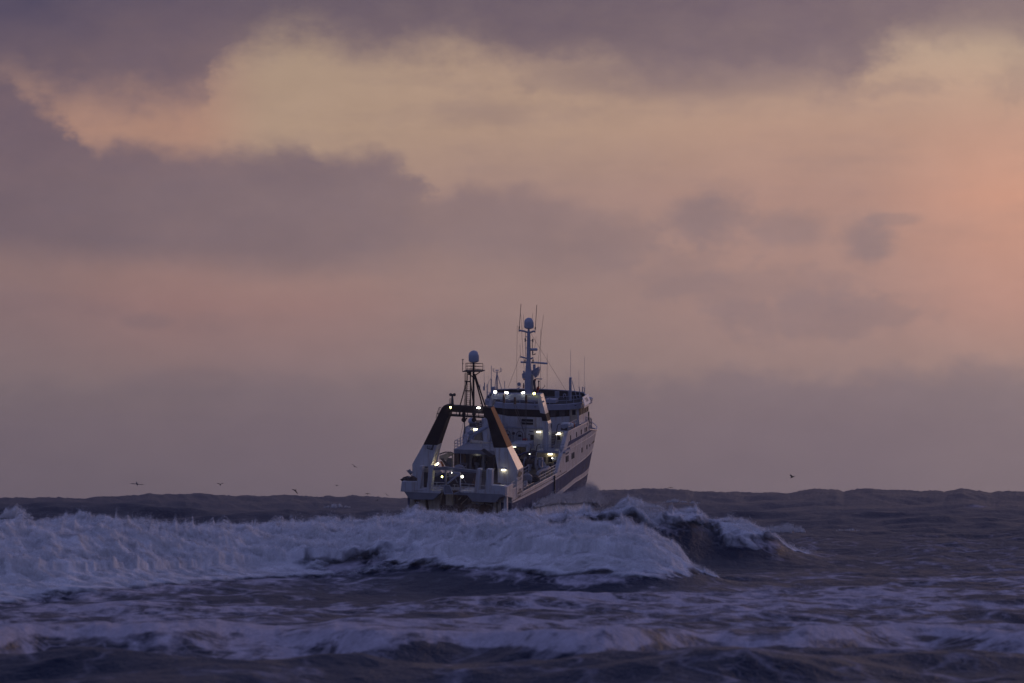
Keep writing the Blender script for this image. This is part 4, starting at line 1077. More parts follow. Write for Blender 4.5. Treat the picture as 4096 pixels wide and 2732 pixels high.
# satellite mast standing on the gantry
SY = 3.0
mb = MB(); mb.tubep([(1894,1632,SY),(1894,1447,SY)], .135, 12, .12); smast = mb.build('satellite_mast', M['black'], ship)
def dome(px, py0, py1, y, rpx, parent, name='radome'):
    zt = at(px, py0, y)[2]; zb = at(px, py1, y)[2]; x = at(px, py0, y)[0]; r = rpx / 32.8 * (y + 600) / 606; H = zt - zb
    pr = [(r * .55, 0), (r * .93, .10 * H / 1.45), (r, .22 * H / 1.45), (r, H - r * .98)]
    for k in range(1, 9):
        a = k * math.pi / 18 * 1.0; pr.append((max(.004, r * math.cos(a * 1.0)), H - r * .98 + r * .98 * math.sin(a)))
    pr.append((.003, H))
    mb = MB(); mb.lathe((x, y, zb), pr, 28); return mb.build(name, M['dome'], parent, smooth=True)
dome(1895.3, 1401.7, 1449.5, SY, 20.8, smast)
mb = MB(); c = at(1894, 1486, SY)
mb.prismp([(1850,1485),(1927,1485.5),(1927,1488),(1850,1488)], SY - .8, 1.5); mb.tubep([(1920,1488,SY),(1897,1504,SY)], .06); mb.tubep([(1870,1488,SY),(1891,1508,SY)], .06); mb.boxp(1872,1488,1883,1500,SY-.1,.3)
mb.build('mast_platform', M['black'], smast)
mb = MB()
for yy, xs in ((1453,(1863,1931)),(1464.5,(1863,1930)),(1476,(1864,1930))):
    mb.tubep([(xs[0],yy,SY-.7),(1880,yy-1.5,SY+.6),(xs[1],yy+1,SY+.2),(1905,yy+2,SY-.7),(xs[0],yy,SY-.7)], .028, 5)
for x, dx in ((1863,3),(1868,1),(1884,0),(1900,0),(1931,-4)): mb.tubep([(x,1452,SY-.6),(x,1478,SY-.6),(x+dx,1486,SY-.6)], .03, 5)
mb.build('mast_railing', M['black'], smast)
mb = MB()
for a_, b_, r_ in (((1897,1500,SY),(1931,1627,SY+.3),.10),((1899,1496,SY),(1941,1624,SY-.2),.10),((1866,1528,SY),(1840,1624,SY),.08),((1883,1528,SY),(1891,1600,SY),.07),((1880,1500,SY),(1890,1508,SY),.05)):
    mb.tubep([a_, b_], r_)
mb.build('mast_brace', M['black'], smast)
mb = MB(); mb.tubep([(1866,1624,SY),(1869,1488,SY)], .07); mb.tubep([(1882,1624,SY),(1882,1488,SY)], .08); mb.tubep([(1862,1624,SY),(1863,1490,SY)], .05)
mb.tubep([(1858,1624,SY),(1858,1493,SY)], .025); mb.tubep([(1857,1622,SY-.2),(1857,1600,SY-.2),(1861,1596,SY-.2)], .03); mb.tubep([(1878,1620,SY-.2),(1878,1602,SY-.2),(1881,1596,SY-.2)], .04)
for k in range(16): mb.tubep([(1867,1500+7.9*k,SY),(1882,1500+7.9*k,SY)], .025, 4)
for yy in (1525, 1563): mb.tubep([(1860,yy,SY),(1883,yy+1,SY)], .08)
mb.build('mast_ladder', M['black'], smast)
mb = MB(); mb.tubep([(1850,1486,SY),(1851,1440,SY)], .045); mb.ball(at(1851,1454,SY), .09, 8); mb.tubep([(1848.5,1437,SY),(1851,1441,SY),(1855,1437,SY)], .045); mb.boxp(1848, 1436, 1850.5, 1441, SY, .05); mb.build('wind_sensor', M['dark'], smast)
mb = MB(); a_ = at(1809.5, 1623, SY); tp = at(1809, 1576, SY)
mb.lathe(a_, [(.19, 0), (.16, .6), (.09, tp[2] - a_[2])], 10); mb.tubep([(1798.5,1623,SY),(1798.5,1595,SY),(1804,1594,SY)], .035); mb.tubep([(1802,1623,SY),(1802,1595,SY)], .03)
tl = mb.build('twin_floodlight', M['dark'], ship)
for x in (1802.5, 1817):
    mb = MB(); mb.lathe(at(x, 1579, SY - .2), [(.10, .3), (.19, .12), (.19, -.02), (.15, -.04)], 14, 'y'); mb.build('floodlight_head', M['dark'], tl, smooth=True)
mb = MB(); mb.tubep([(1803,1578,SY),(1816,1578,SY)], .05); mb.build('floodlight_bar', M['dark'], tl)

# ---- amidships portal mast ----------------------------------------------------------------------------
PY = 24.5
mb = MB()
mb.prismp([(1968,1592),(1967,1576),(2160,1577),(2162,1582),(2158,1600),(1968,1598)], PY, 1.4); portal = mb.build('portal_mast', M['mast'], ship)
mb = MB(); mb.prismp([(2150,1600),(2161,1579),(2181.6,1655.5),(2161,1652),(2154,1625)], PY - .01, 1.5); mb.prismp([(2169,1684),(2189.8,1684.3),(2193,1695),(2193.5,1805),(2172,1805),(2172,1712)], PY - .01, 1.5); l1 = mb.build('portal_leg', M['white'], portal)
mb = MB(); mb.prismp([(2161,1652),(2181.6,1655.5),(2189.8,1684.3),(2169,1684)], PY - .02, 1.52); mb.build('black_section', M['black'], l1)
mb = MB(); mb.prismp([(1973,1597),(1966,1580),(1948,1640),(1932,1700),(1932,1800),(1952,1800),(1950,1712),(1964,1627)], PY - .01, 1.5); mb.build('portal_leg', M['white'], portal)
for (x, a_, b_) in ((2014,1578,1612),(2058,1590,1617),(2103,1580,1614)):
    mb = MB(); mb.prismp([(x-3,a_),(x+3,a_),(x+4.5,b_),(x-4,b_)], PY - .45, .3); mb.build('towing_block', M['rust'], portal)
    mb = MB()
    if x == 2058: mb.tubep([(2055,1615,PY-.4),(2063,1645,PY),(2095,1725,PY+1)], .03, 4); mb.tubep([(2062,1615,PY-.4),(2078,1665,PY),(2100,1740,PY+1)], .03, 4)
    else: mb.tubep([(x-2,b_,PY-.3),(x-2.5,1690,PY-.3),(x-3,1750,PY-.3)], .03, 4); mb.tubep([(x+2.5,b_,PY-.3),(x+2,1690,PY-.3),(x,1762,PY-.3)], .03, 4)
    mb.build('warp_cable', M['rope'], portal)
mb = MB(); mb.tubep([(1952,1593,PY-.1),(2040,1597,PY-.1)], .045); mb.tubep([(2000,1600,PY+2),(2150,1606,PY+2)], .04); mb.tubep([(1968,1571,PY+.6),(2160,1574,PY+.6)], .04)
for x in (1968,2000,2046,2120,2160): mb.tubep([(x,1571,PY+.6),(x,1580,PY+.6)], .04)
mb.tubep([(2160,1577,PY),(2166,1574,PY)], .05); mb.tubep([(2164,1592,PY),(2170,1589,PY)], .05); mb.tubep([(2170,1607,PY),(2177,1604,PY)], .12)
mb.build('portal_railing', M['mast'], portal)

# ---- wheelhouse --------------------------------------------------------------------------------------
def plan(pts): return pts + [(-x, y) for x, y in reversed(pts) if x != 0]
def slab(mb, pl, z0, z1, pl2=None):
    pl2 = pl2 or pl; mb.loft([(x, y, z0) for x, y in pl], [(x, y, z1) for x, y in pl2]); return mb
WB = plan([(0,31.0),(2.55,31.0),(4.9,33.05),(5.94,33.9),(5.99,38.3),(3.8,41.0),(0,41.8)])
ZB, ZT = 5.05, 5.97
mb = MB(); slab(mb, WB, .3, ZT + .02); wh = mb.build('wheelhouse', M['white'], ship)
# lower part flush with the hull sides
mb = MB(); mb.box(-6.30, 6.30, 33.9, 36.9, 1.0, 3.98); mb.build('boat_deck', M['white'], ship)
mb = MB(); mb.box(-5.9, 5.9, 27.3, 33.5, 1.2, 1.35); mb.build('boat_deck', M['grey'], ship)
def wall_panel(name, p, q, z0, z1, mat, parent, e=.05, t0=0., t1=1.):
    """upright panel between two plan points, standing e proud of the wall (outward = right of p->q)"""
    d = Vector((q[0] - p[0], q[1] - p[1])); n = Vector((d.y, -d.x)).normalized() * e
    a = Vector(p[:2]) + d * t0; b = Vector(p[:2]) + d * t1
    mb = MB(); mb.loft([(a.x - n.x*.4, a.y - n.y*.4, z0), (b.x - n.x*.4, b.y - n.y*.4, z0), (b.x + n.x, b.y + n.y, z0), (a.x + n.x, a.y + n.y, z0)],
                       [(a.x - n.x*.4, a.y - n.y*.4, z1), (b.x - n.x*.4, b.y - n.y*.4, z1), (b.x + n.x, b.y + n.y, z1), (a.x + n.x, a.y + n.y, z1)])
    return mb.build(name, mat, parent)
# after window band, painted black with darker panes
wall_panel('window_band', (-2.55,31.), (2.55,31.), ZB, ZT, M['black'], wh, .04)
for sg in (1, -1):
    A_, B_ = ((2.55*1,31.),(4.9,33.05)); 
    p, q = ((A_[0],A_[1]),(B_[0],B_[1])) if sg > 0 else ((-B_[0],B_[1]),(-A_[0],A_[1]))
    wall_panel('window_band', p, q, ZB, ZT, M['black'], wh, .04)
    for a0, a1 in ((.14,.36),(.52,.78)):
        wall_panel('window', p, q, ZB+.08, ZT-.1, M['glass'] if sg < 0 else M['dark'], wh, .06, a0, a1)
    p, q = ((4.9,33.05),(5.94,33.9)) if sg > 0 else ((-5.94,33.9),(-4.9,33.05))
    d_ = wall_panel('wheelhouse_door', p, q, 4.3, ZT, M['cream'], wh, .05, .08, .80)
    wall_panel('door_window', p, q, ZB+.12, ZT-.18, M['glass'], d_, .08, .26, .62)
    p, q = ((5.94,33.9),(5.99,38.3)) if sg > 0 else ((-5.99,38.3),(-5.94,33.9))
    wall_panel('window_band', p, q, ZB, ZT, M['black'], wh, .04)
    for k in range(4): wall_panel('mullion', p, q, ZB, ZT, M['cream'], wh, .045, .20 + k*.19, .225 + k*.19)
    p, q = ((5.99,38.3),(3.8,41.0)) if sg > 0 else ((-3.8,41.),(-5.99,38.3))
    wall_panel('window_band', p, q, ZB, ZT, M['black'], wh, .04)
# louvre window, ledge, doors and lamps on the after wall
def ow(name, a, b, c, d, y, dep, mat, parent): 
    mb = MB(); mb.boxp(a, b, c, d, y, dep); return mb.build(name, mat, parent)
lv = ow('louvre_window', 2086, 1676.5, 2132, 1698.5, 30.93, .1, M['glass'], wh)
mb = MB(); mb.tubep([(2086,1687.5,30.88),(2132,1689,30.88)], .035); mb.tubep([(2101,1689,30.88),(2101,1698,30.88)], .03); mb.build('louvre_bar', M['white'], lv)
mb = MB(); mb.tubep([(1978,1709,30.9),(2080,1711,30.9),(2172,1713,30.9)], .07); mb.tubep([(2030,1705,30.9),(2068,1707,30.9)], .05); mb.build('wall_ledge', M['mast'], wh)
for (x0, x1, y0, y1) in ((2016,2040,1722,1772),(2066,2090,1725,1774)):
    dr = ow('after_door', x0+4, y0+12, x1-3, y1, 30.9, .12, M['mast'], wh)
    ow('door_window', x0+7, y0+14, x1-5, y0+22, 30.85, .1, M['glass'], dr)
    mb = MB(); mb.tubep([(x0,y1,30.8),(x0,y0+10,30.8),(x0+4,y0+3,30.8),(x0+12,y0,30.8),(x1-4,y0+3,30.8),(x1,y0+10,30.8),(x1,y1,30.8)], .05); mb.build('door_frame', M['dark'], dr)
mb = MB(); mb.lathe(at(2054,1733.5,30.85), [(.19,0),(.19,.1)], 16, 'y'); mb.tubep([(2054,1738,30.9),(2054,1770,30.9)], .03); mb.build('porthole', M['dark'], wh)
ow('wall_window', 2121.5, 1739, 2134.5, 1759, 30.9, .1, M['glass'], wh)
mb = MB(); mb.tubep([(2117,1724,30.7),(2124,1726,30.7),(2134,1726,30.7)], .06); mb.tubep([(2114,1737,30.8),(2119,1737,30.8)], .09); mb.build('wall_bracket', M['dark'], wh)
mb = MB(); c = at(2099.5, 1762.5, 29.5); mb.lathe((c[0]-.22, c[1], c[2]), [(.30,0),(.30,.44)], 16, 'x'); mb.build('cable_reel', M['red'], ship, 'dark red cable reel')
mb = MB(); mb.tubep([(2092,1775,29.4),(2092,1750,29.4),(2098,1747,29.4),(2110,1748,29.4),(2113,1756,29.4)], .05); mb.tubep([(2110,1750,29.5),(2116,1772,29.5)], .12); mb.build('reel_frame', M['mast'], ship)
mb = MB(); mb.boxp(2070, 1752, 2086, 1773, 29.6, .3); mb.build('valve_cabinet', M['mast'], ship)
railing('upper_railing', [at(2036, 1776, 27.), at(2066, 1777, 27.)], 1.1, M['mast'], rails=2, posts=1.2)

# roof with overhang, dark deck on top, bulwark round the front
RP = plan([(0,30.75),(2.9,30.7),(4.9,31.75),(6.35,33.7),(6.45,38.9),(4.2,42.0),(0,42.9)])
RP0 = plan([(0,30.85),(2.9,30.8),(4.9,31.85),(6.3,33.75),(6.35,38.9),(4.2,41.8),(0,42.7)])
mb = MB(); slab(mb, RP0, ZT + .03, 6.68, RP); roof = mb.build('wheelhouse_roof', M['mast'], wh)
RD = plan([(0,31.3),(2.8,31.3),(4.7,32.3),(6.0,34.2),(6.2,38.4),(4.0,41.2),(0,42.0)])
mb = MB(); slab(mb, RD, 6.685, 6.70); mb.build('roof_deck', M['green'], roof)
for (x, y) in ((2212,1628.5),(2262,1625),(2301,1622),(2140,1628),(1924,1614)):
    ow('roof_drain', x-3, y-1, x+3, y+1, 30.6 if x < 2200 else 32., .3, M['glass'], roof)
BW = [(6.15,34.6),(6.2,36.2),(5.6,37.4),(4.0,38.3),(2.0,38.8),(0,39.0)]; BW = BW + [(-x, y) for x, y in reversed(BW[:-1])]
mb = MB(); ztop = [7.05, 7.35] + [7.50] * (len(BW) - 4) + [7.35, 7.05]
mb2 = MB()
for (p, q, za, zb_) in zip(BW[:-1], BW[1:], ztop[:-1], ztop[1:]):
    d = Vector((q[0]-p[0], q[1]-p[1])).normalized(); n = Vector((-d.y, d.x)) * -.08
    mb.loft([(p[0],p[1],6.7),(q[0],q[1],6.7),(q[0],q[1],zb_),(p[0],p[1],za)], [(p[0]+n.x,p[1]+n.y,6.7),(q[0]+n.x,q[1]+n.y,6.7),(q[0]+n.x,q[1]+n.y,zb_),(p[0]+n.x,p[1]+n.y,za)])
bwk = mb.build('roof_bulwark', M['green'], roof)
mb = MB(); mb.tube([(p[0], p[1], z + .02) for p, z in zip(BW, ztop)], .07, 6); mb.build('bulwark_cap', M['mast'], bwk)
mb = MB(); mb.boxp(2219, 1566, 2235, 1592, 37.2, .3); mb.build('roof_locker', M['mast'], roof)
mb = MB(); mb.tubep([(2254,1592,36.5),(2254,1578,36.5),(2257,1575,36.5),(2262,1577,36.5),(2263,1583,36.5)], .07); mb.tubep([(2292,1600,35),(2318,1592,35)], .03); mb.build('roof_vent', M['mast'], roof)
mb = MB(); mb.boxp(2180, 1598, 2222, 1612, 32.0, 1.4); mb.boxp(2105, 1600, 2140, 1612, 32.5, 1.); mb.boxp(2000, 1598, 2040, 1610, 32.5, 1.); mb.build('roof_chest', M['mast'], roof)
z1 = 6.7
for sg in (1, -1):
    railing('roof_railing', [(sg*2.9,31.0,z1),(sg*4.8,32.0,z1),(sg*6.15,34.0,z1)], .95, M['mast'], rails=2, posts=1.6, parent=roof)
railing('roof_railing', [(-2.9,30.9,z1),(2.9,30.9,z1)], .95, M['mast'], rails=2, posts=1.9, parent=roof)
# bridge wings with the boxed end and the sign
for sg in (1, -1):
    mb = MB()
    mb.loft([(sg*6.2,34.2,6.7),(sg*6.25,34.1,7.0),(sg*6.25,37.4,7.2),(sg*6.25,37.9,6.7)], [(sg*6.5,34.4,5.9),(sg*6.4,34.3,6.4),(sg*6.4,36.6,6.6),(sg*6.5,36.8,6.0)])
    mb.build('bridge_wing', M['hullwhite'], roof)
S4 = [Vector(at(2331,1588,x=6.62)), Vector(at(2354,1575.5,x=6.62)), Vector(at(2362.5,1609.5,x=7.22)), Vector(at(2340.5,1622.5,x=7.22))]
nn = (S4[1]-S4[0]).cross(S4[3]-S4[0]).normalized(); nn = nn if nn.x > 0 else -nn
mb = MB(); mb.loft(S4, [p - nn*.10 for p in S4]); sgn_ = mb.build('number_board', M['sign'], roof, 'white number board on the end of the bridge wing')
cen = sum(S4, Vector()) / 4 + nn * .012; ex = (S4[1]-S4[0]).normalized(); ey = nn.cross(ex)
if ey.z < 0: ey = -ey
M4 = Matrix(((ex.x,ey.x,nn.x,cen.x),(ex.y,ey.y,nn.y,cen.y),(ex.z,ey.z,nn.z,cen.z),(0,0,0,1)))
put_text('2170', .72, M4, M['letter'], sgn_, sx=.72)

# ---- starboard houses, stairs -------------------------------------------------------------------------
mb = MB(); mb.boxp(2193, 1725.5, 2272, 1806, 27.4, .25); hb1 = mb.build('upper_house', M['white'], ship)
mb = MB(); mb.boxp(2230, 1724, 2272, 1727.5, 27.2, .4); mb.build('house_coping', M['mast'], hb1)
ow('wall_window', 2228.5, 1743.5, 2241, 1760, 27.3, .1, M['glass'], hb1)
mb = MB(); mb.tubep([(2228,1761.5,27.25),(2241,1762,27.25)], .04); mb.tubep([(2248,1745,27.2),(2261,1746,27.2)], .05); mb.build('wall_pipe', M['white'], hb1)
mb = MB(); mb.boxp(2148, 1804, 2262, 1812, 23.8, 2.6); gd = mb.build('gallery_deck', M['mast'], ship)
mb = MB(); mb.boxp(2146, 1812, 2258, 1885, 26.2, .25); hb2 = mb.build('lower_house', M['cream'], ship)
dr = ow('house_door', 2193, 1828, 2209, 1851, 26.1, .12, M['glass'], hb2); mb = MB(); mb.tubep([(2193,1852,26.05),(2209,1852,26.05)], .05); mb.build('door_sill', M['cream'], dr)
ow('doorway', 2168, 1827, 2183, 1848, 26.1, .12, M['dark'], hb2)
ow('doorway', 2185, 1858, 2204, 1882, 26.1, .12, M['dark'], hb2)
mb = MB(); mb.prismp([(2207,1837),(2218,1829),(2240,1830),(2245,1833),(2242,1841),(2209,1841)], 25.2, .8); mb.build('ice_chest', M['dome'], ship)
mb = MB(); mb.boxp(2215, 1848, 2236, 1872, 25.4, .5); mb.build('locker', M['navy'], ship)
mb = MB(); mb.boxp(2171, 1772, 2190, 1804, 26.0, .6); mb.build('battery_locker', M['dark'], ship)
mb = MB()
for yy in (1778.5, 1791): mb.tubep([(2160,yy-.5,23.9),(2230,yy+2,23.9),(2258,yy-1,23.9)], .04)
for x in (2162, 2180, 2191, 2216, 2240): mb.tubep([(x,1779,23.9),(x,1805,23.9)], .045)
for x in (2180, 2245): mb.tubep([(x,1798,23.7),(x,1812,23.7)], .16, 6, .08)
mb.build('gallery_railing', M['mast'], gd)
def stairs(name, bl, br, tl_, tr, n, y, hand):
    mb = MB(); mb.tubep([(bl[0],bl[1],y),(tl_[0],tl_[1],y+.9)], .07); mb.tubep([(br[0],br[1],y),(tr[0],tr[1],y+.9)], .07); o = mb.build(name, M['mast'], ship)
    for k in range(n):
        t_ = (k + .5) / n; L_ = (bl[0]+(tl_[0]-bl[0])*t_, bl[1]+(tl_[1]-bl[1])*t_); R_ = (br[0]+(tr[0]-br[0])*t_, br[1]+(tr[1]-br[1])*t_)
        mb = MB(); mb.boxp(L_[0]+1, L_[1]-1, R_[0]-1, L_[1]+1.2, y + .9*t_ - .05, .25); mb.build('tread', M['dark'], o)
    for hl in hand:
        mb = MB(); mb.tubep([(a_, b_, y - .1) for a_, b_ in hl], .055); mb.build('handrail', M['dark'], o)
stairs('stairway', (2192,1806), (2214,1806), (2205,1729), (2226,1729), 12, 25.9, [[(2190,1775),(2193,1755),(2206,1703),(2206,1697),(2202,1695)], [(2216,1790),(2219,1770),(2230,1703),(2233,1697),(2239,1696)]])
stairs('stairway', (2119,1833), (2141,1833), (2125,1808), (2146,1808), 4, 22.5, [[(2117,1826),(2124,1790),(2124,1777),(2118,1775)], [(2141,1828),(2148,1784),(2151,1779),(2160,1777)]])
# winch cabin amidships
mb = MB(); mb.boxp(2040, 1776, 2108, 1787, 22.6, 3.2); mb.prismp([(2104,1776),(2110,1780),(2113,1790),(2112,1806),(2107,1812),(2104,1805),(2105,1792),(2100,1787)], 22.6, 2.8); wc_ = mb.build('winch_cabin', M['mast'], ship)
mb = MB(); mb.boxp(2040, 1787, 2104, 1835, 25.2, .2); mb.build('cabin_wall', M['cream'], wc_)
mb = MB(); mb.ball(at(2068, 1815, 24.3), .55, 14); mb.tubep([(2060,1806,24.2),(2066,1803,24.2),(2074,1806,24.2)], .06); mb.build('winch_motor', M['dark'], wc_)
mb = MB(); mb.tubep([(2072,1823,21.),(2100,1811,21.),(2112,1809,21.)], .12); mb.tubep([(2103,1812,21.),(2104,1828,21.),(2145,1829,21.)], .06); mb.build('winch_pipe', M['navy'], wc_)
mb = MB(); mb.tubep([(2046,1774,22.8),(2120,1776,22.8),(2122,1795,22.8)], .05); mb.tubep([(2106,1786,22.8),(2121,1787,22.8)], .04); mb.build('cabin_railing', M['mast'], wc_)
# boat deck: raft canister, life ring, small boat
mb = MB(); c = at(2270, 1700, 30.5)
pr = [(.02,-.75),(.30,-.72),(.34,-.45),(.36,-.43),(.34,-.41),(.34,-.15),(.36,-.13),(.34,-.11),(.34,.15),(.36,.17),(.34,.19),(.34,.45),(.30,.70),(.02,.75)]
mb.lathe((c[0], c[1], c[2]), pr, 18, 'x'); mb.build('liferaft_canister', M['sign'], ship, smooth=True)
mb = MB(); c = at(2288, 1700, 31.0)
mb.tube([(c[0] + .36*math.cos(a), c[1], c[2] + .36*math.sin(a)) for a in [2*math.pi*k/16 for k in range(17)]], .085, 8); mb.build('life_ring', M['orange'], ship, 'orange life ring on the boat deck')
mb = MB(); mb.prismp([(2244,1700),(2262,1697),(2264,1712),(2256,1716),(2247,1712)], 29.5, 1.2); mb.build('work_boat', M['mast'], ship)
mb = MB(); mb.boxp(2244, 1712, 2268, 1726, 29.8, .5); mb.build('raft_cradle', M['dark'], ship)
mb = MB(); mb.tubep([(2298,1690,32.),(2315,1678,33.),(2315,1706,33.),(2298,1716,32.),(2298,1690,32.)], .06); mb.boxp(2304,1690,2311,1702,32.6,.05); mb.build('boarding_gate', M['mast'], ship)
railing('boat_deck_railing', [(6.35,26.8,4.05),(6.35,31.0,4.05)], .9, M['mast'], rails=2, posts=1.4)
# bow railing
for sg in (1, -1):
    railing('bow_railing', [(sg*6.02,37.2,3.15),(sg*5.95,39,2.9),(sg*5.6,41.5,2.35),(sg*5.1,43.6,1.75),(sg*4.3,45.4,1.25),(sg*2.8,46.8,.95),(0,47.6,.8)], 1.3, M['mast'], rails=3, posts=1.1, r=.045)
mb = MB(); mb.box(5.4, 6.0, 38.2, 38.9, 2.5, 4.9); mb.build('side_doorway', M['glass'], ship)
# fo'c'sle deck
mb = MB(); FP = plan([(0,37.1),(6.1,37.1),(hb(42,2.)-.1,42),(hb(47,1.)-.1,47),(hb(51,1.)-.1,51),(hb(54,.5)-.1,54),(0,55.)]); slab(mb, FP, .55, .7); mb.build('forecastle_deck', M['deck'], ship)

# ---- port house ---------------------------------------------------------------------------------------
PHY = 26.6
mb = MB(); mb.prismp([(1849,1796),(1850,1744),(1857,1709),(1876,1700),(1876,1708),(1925,1710),(1926,1674),(1965,1676),(1965,1796)], PHY, 3.5); ph = mb.build('port_house', M['white'], ship)
mb = MB(); mb.prismp([(1857,1709),(1877,1699.5),(1877,1694),(1904,1694),(1904,1709)], PHY + .3, 1.5); mb.build('funnel_top', M['dark'], ph)
mb = MB(); mb.ball(at(1885, 1684, PHY + 1), .40, 18, 1.05); mb.build('radome', M['dome'], ph, smooth=True)
mb = MB(); mb.boxp(1862, 1735, 1882, 1785, PHY - .1, .12); mb.build('house_door', M['navy'], ph)
mb = MB(); mb.boxp(1853, 1750, 1861, 1775, PHY - .1, .12); mb.build('fire_locker', M['red'], ph)
mb = MB()
for k in range(5): mb.tubep([(1904+2*(k%2), 1684+7.5*k, PHY-.2),(1926, 1684+7.3*k, PHY-.2)], .10)
mb.build('funnel_steps', M['dark'], ph)
mb = MB(); mb.tubep([(1887,1745,24.5),(1905,1731,24.5),(1952,1704,24.5)], .26, 8); mb.tubep([(1888,1740,24.5),(1888,1776,24.5)], .26, 8); mb.lathe(at(1886,1728,24.3), [(.22,-.2),(.22,.2)], 12, 'y'); mb.lathe(at(1877,1731,24.5), [(.18,-.2),(.18,.2)], 12, 'y'); mb.build('pedestal_crane', M['mast'], ship, smooth=False)
mb = MB(); mb.tubep([(1884,1772,23.),(1894,1771,23.),(1925,1774,23.),(1943,1776,23.),(1968,1776,24.)], .42, 10, .25); mb.build('exhaust_pipe', M['cream'], ship, 'soot-stained pale horizontal exhaust pipe', smooth=True)
mb = MB(); mb.prismp([(1896,1762),(1902,1735),(1923,1724),(1926,1750),(1930,1762),(1915,1765)], 25.5, .8); mb.build('ventilation_cowl', M['cream'], ship)
mb = MB(); mb.boxp(1926, 1710, 1944, 1758, 25.8, .8); mb.boxp(1948, 1700, 1966, 1760, 25.6, .5); mb.build('casing', M['mast'], ship)
mb = MB(); mb.prismp([(1880,1786),(1887,1777),(1893,1786)], 22., .5); mb.build('pipe_cover', M['mast'], ship)

# ---- main mast ----------------------------------------------------------------------------------------
MY = 33.5
mb = MB()
def sec(px0, px1, py, dy0=.0, dd=.9):
    a = at(px0, py, MY); b_ = at(px1, py, MY); w_ = (b_[0] - a[0]) / 2; xm = (a[0] + b_[0]) / 2; z = (a[2] + b_[2]) / 2
    return [(xm - w_, MY - w_*.5, z), (xm - w_*.5, MY - w_, z), (xm + w_*.5, MY - w_, z), (xm + w_, MY - w_*.5, z), (xm + w_, MY + w_*.5, z), (xm + w_*.5, MY + w_, z), (xm - w_*.5, MY + w_, z), (xm - w_, MY + w_*.5, z)]
S_ = [sec(2099,2129,1606), sec(2101,2126,1501), sec(2107,2122,1434), sec(2109.5,2120.5,1332), sec(2112,2118,1312)]
for a_, b_ in zip(S_[:-1], S_[1:]): mb.loft(a_, b_)
mm = mb.build('main_mast', M['mast'], ship)
dome(2116, 1270.6, 1315, MY, 19.2, mm)
def bar(pts, r, name, mat, par=mm, n=6): 
    mb = MB(); mb.tubep([(a, b, MY if len(q) == 0 else q[0]) for a, b, *q in pts], r, n); return mb.build(name, mat, par)
bar([(2075,1323),(2080,1322),(2098,1325),(2110,1330),(2121,1330),(2134,1325),(2140,1326)], .12, 'crosstree', M['mast'])
bar([(2076,1328),(2077,1312),(2084,1216)], .04, 'whip_antenna', M['dark']); bar([(2140,1332),(2141.5,1311),(2147,1220)], .04, 'whip_antenna', M['dark'])
bar([(2076.5,1318),(2077.5,1305)], .08, 'antenna_foot', M['dark']); bar([(2140.5,1318),(2141.5,1309)], .09, 'antenna_foot', M['dark'])
for P_ in ([(2068,1575),(2067,1440),(2069,1302)], [(2097,1480),(2091,1400),(2083,1256)], [(2091,1320),(2095,1259)], [(2130,1275),(2131,1252)], [(2150,1480),(2158,1400),(2174,1260)], [(2162,1580),(2163,1318)], [(2188,1590),(2189,1415)], [(2082,1426),(2080,1379)], [(2139,1392),(2145,1347)], [(2101,1330),(2102,1430)], [(2103,1330),(2103,1360)]):
    bar(P_, .021, 'whip_antenna', M['rope'], n=4)
bar([(2082,1430),(2083,1427),(2105,1433),(2115,1437),(2126,1434),(2134,1430)], .11, 'crosstree', M['mast'])
bar([(2083,1448.5,35.5),(2106,1449.5,35.5),(2136,1450,35.5),(2190,1454,35.5)], .13, 'radar_scanner', M['dome'])
bar([(2137,1458,35.),(2137,1480,35.)], .20, 'radar_pedestal', M['mast']); bar([(2143,1515,35.),(2169,1516,35.)], .07, 'radar_scanner', M['dome']); bar([(2140,1515,35.),(2140,1524,35.)], .14, 'radar_pedestal', M['red'])
bar([(2123,1398),(2146,1398)], .17, 'searchlight', M['dome'], n=12); mb = MB(); mb.ball(at(2145, 1398, MY), .19, 14); mb.build('searchlight_head', M['dome'], mm, smooth=True)
bar([(2131,1404),(2131,1420),(2142,1415)], .09, 'antenna_bracket', M['dark'])
mb = MB(); mb.prismp([(2124,1484),(2156,1468),(2156,1478),(2148,1505),(2139,1512),(2134,1500),(2126,1500)], MY + .6, .8); mb.build('mast_platform', M['mast'], mm)
bar([(2126,1484),(2138,1477),(2155,1467),(2155,1482),(2140,1490),(2126,1496)], .04, 'mast_railing', M['mast'])
bar([(2148,1480),(2148,1471)], .04, 'mast_railing', M['mast'])
mb = MB(); mb.prismp([(2087,1497),(2093,1491),(2104,1492),(2104,1511),(2090,1515)], MY, .7); mb.build('mast_box', M['mast'], mm)
mb = MB(); mb.lathe(at(2095.5, 1490, MY+.3), [(.10,0),(.13,.1),(.05,.25)], 10); mb.build('small_antenna', M['mast'], mm)
for x, y in ((2101,1359),(2131,1361),(2100,1443),(2132,1443)):
    mb = MB(); c = at(x, y + 8, MY); mb.lathe(c, [(.07,0),(.09,.04),(.09,.12),(.05,.14),(.09,.24),(.09,.34),(.12,.36),(.05,.44)], 10); mb.build('navigation_light', M['dark'], mm)
bar([(2101,1362),(2110,1362)], .04, 'light_arm', M['mast']); bar([(2120,1363),(2131,1363)], .04, 'light_arm', M['mast'])
bar([(2102,1394),(2104,1391),(2110,1393)], .05, 'light_arm', M['mast']); bar([(2102,1349),(2104,1346),(2110,1349)], .05, 'light_arm', M['mast'])
bar([(2102,1370),(2102.5,1425)], .03, 'conduit', M['mast']); bar([(2120.5,1340),(2122,1428)], .03, 'conduit', M['dark']); bar([(2129,1370),(2130,1420)], .05, 'conduit', M['dark'])
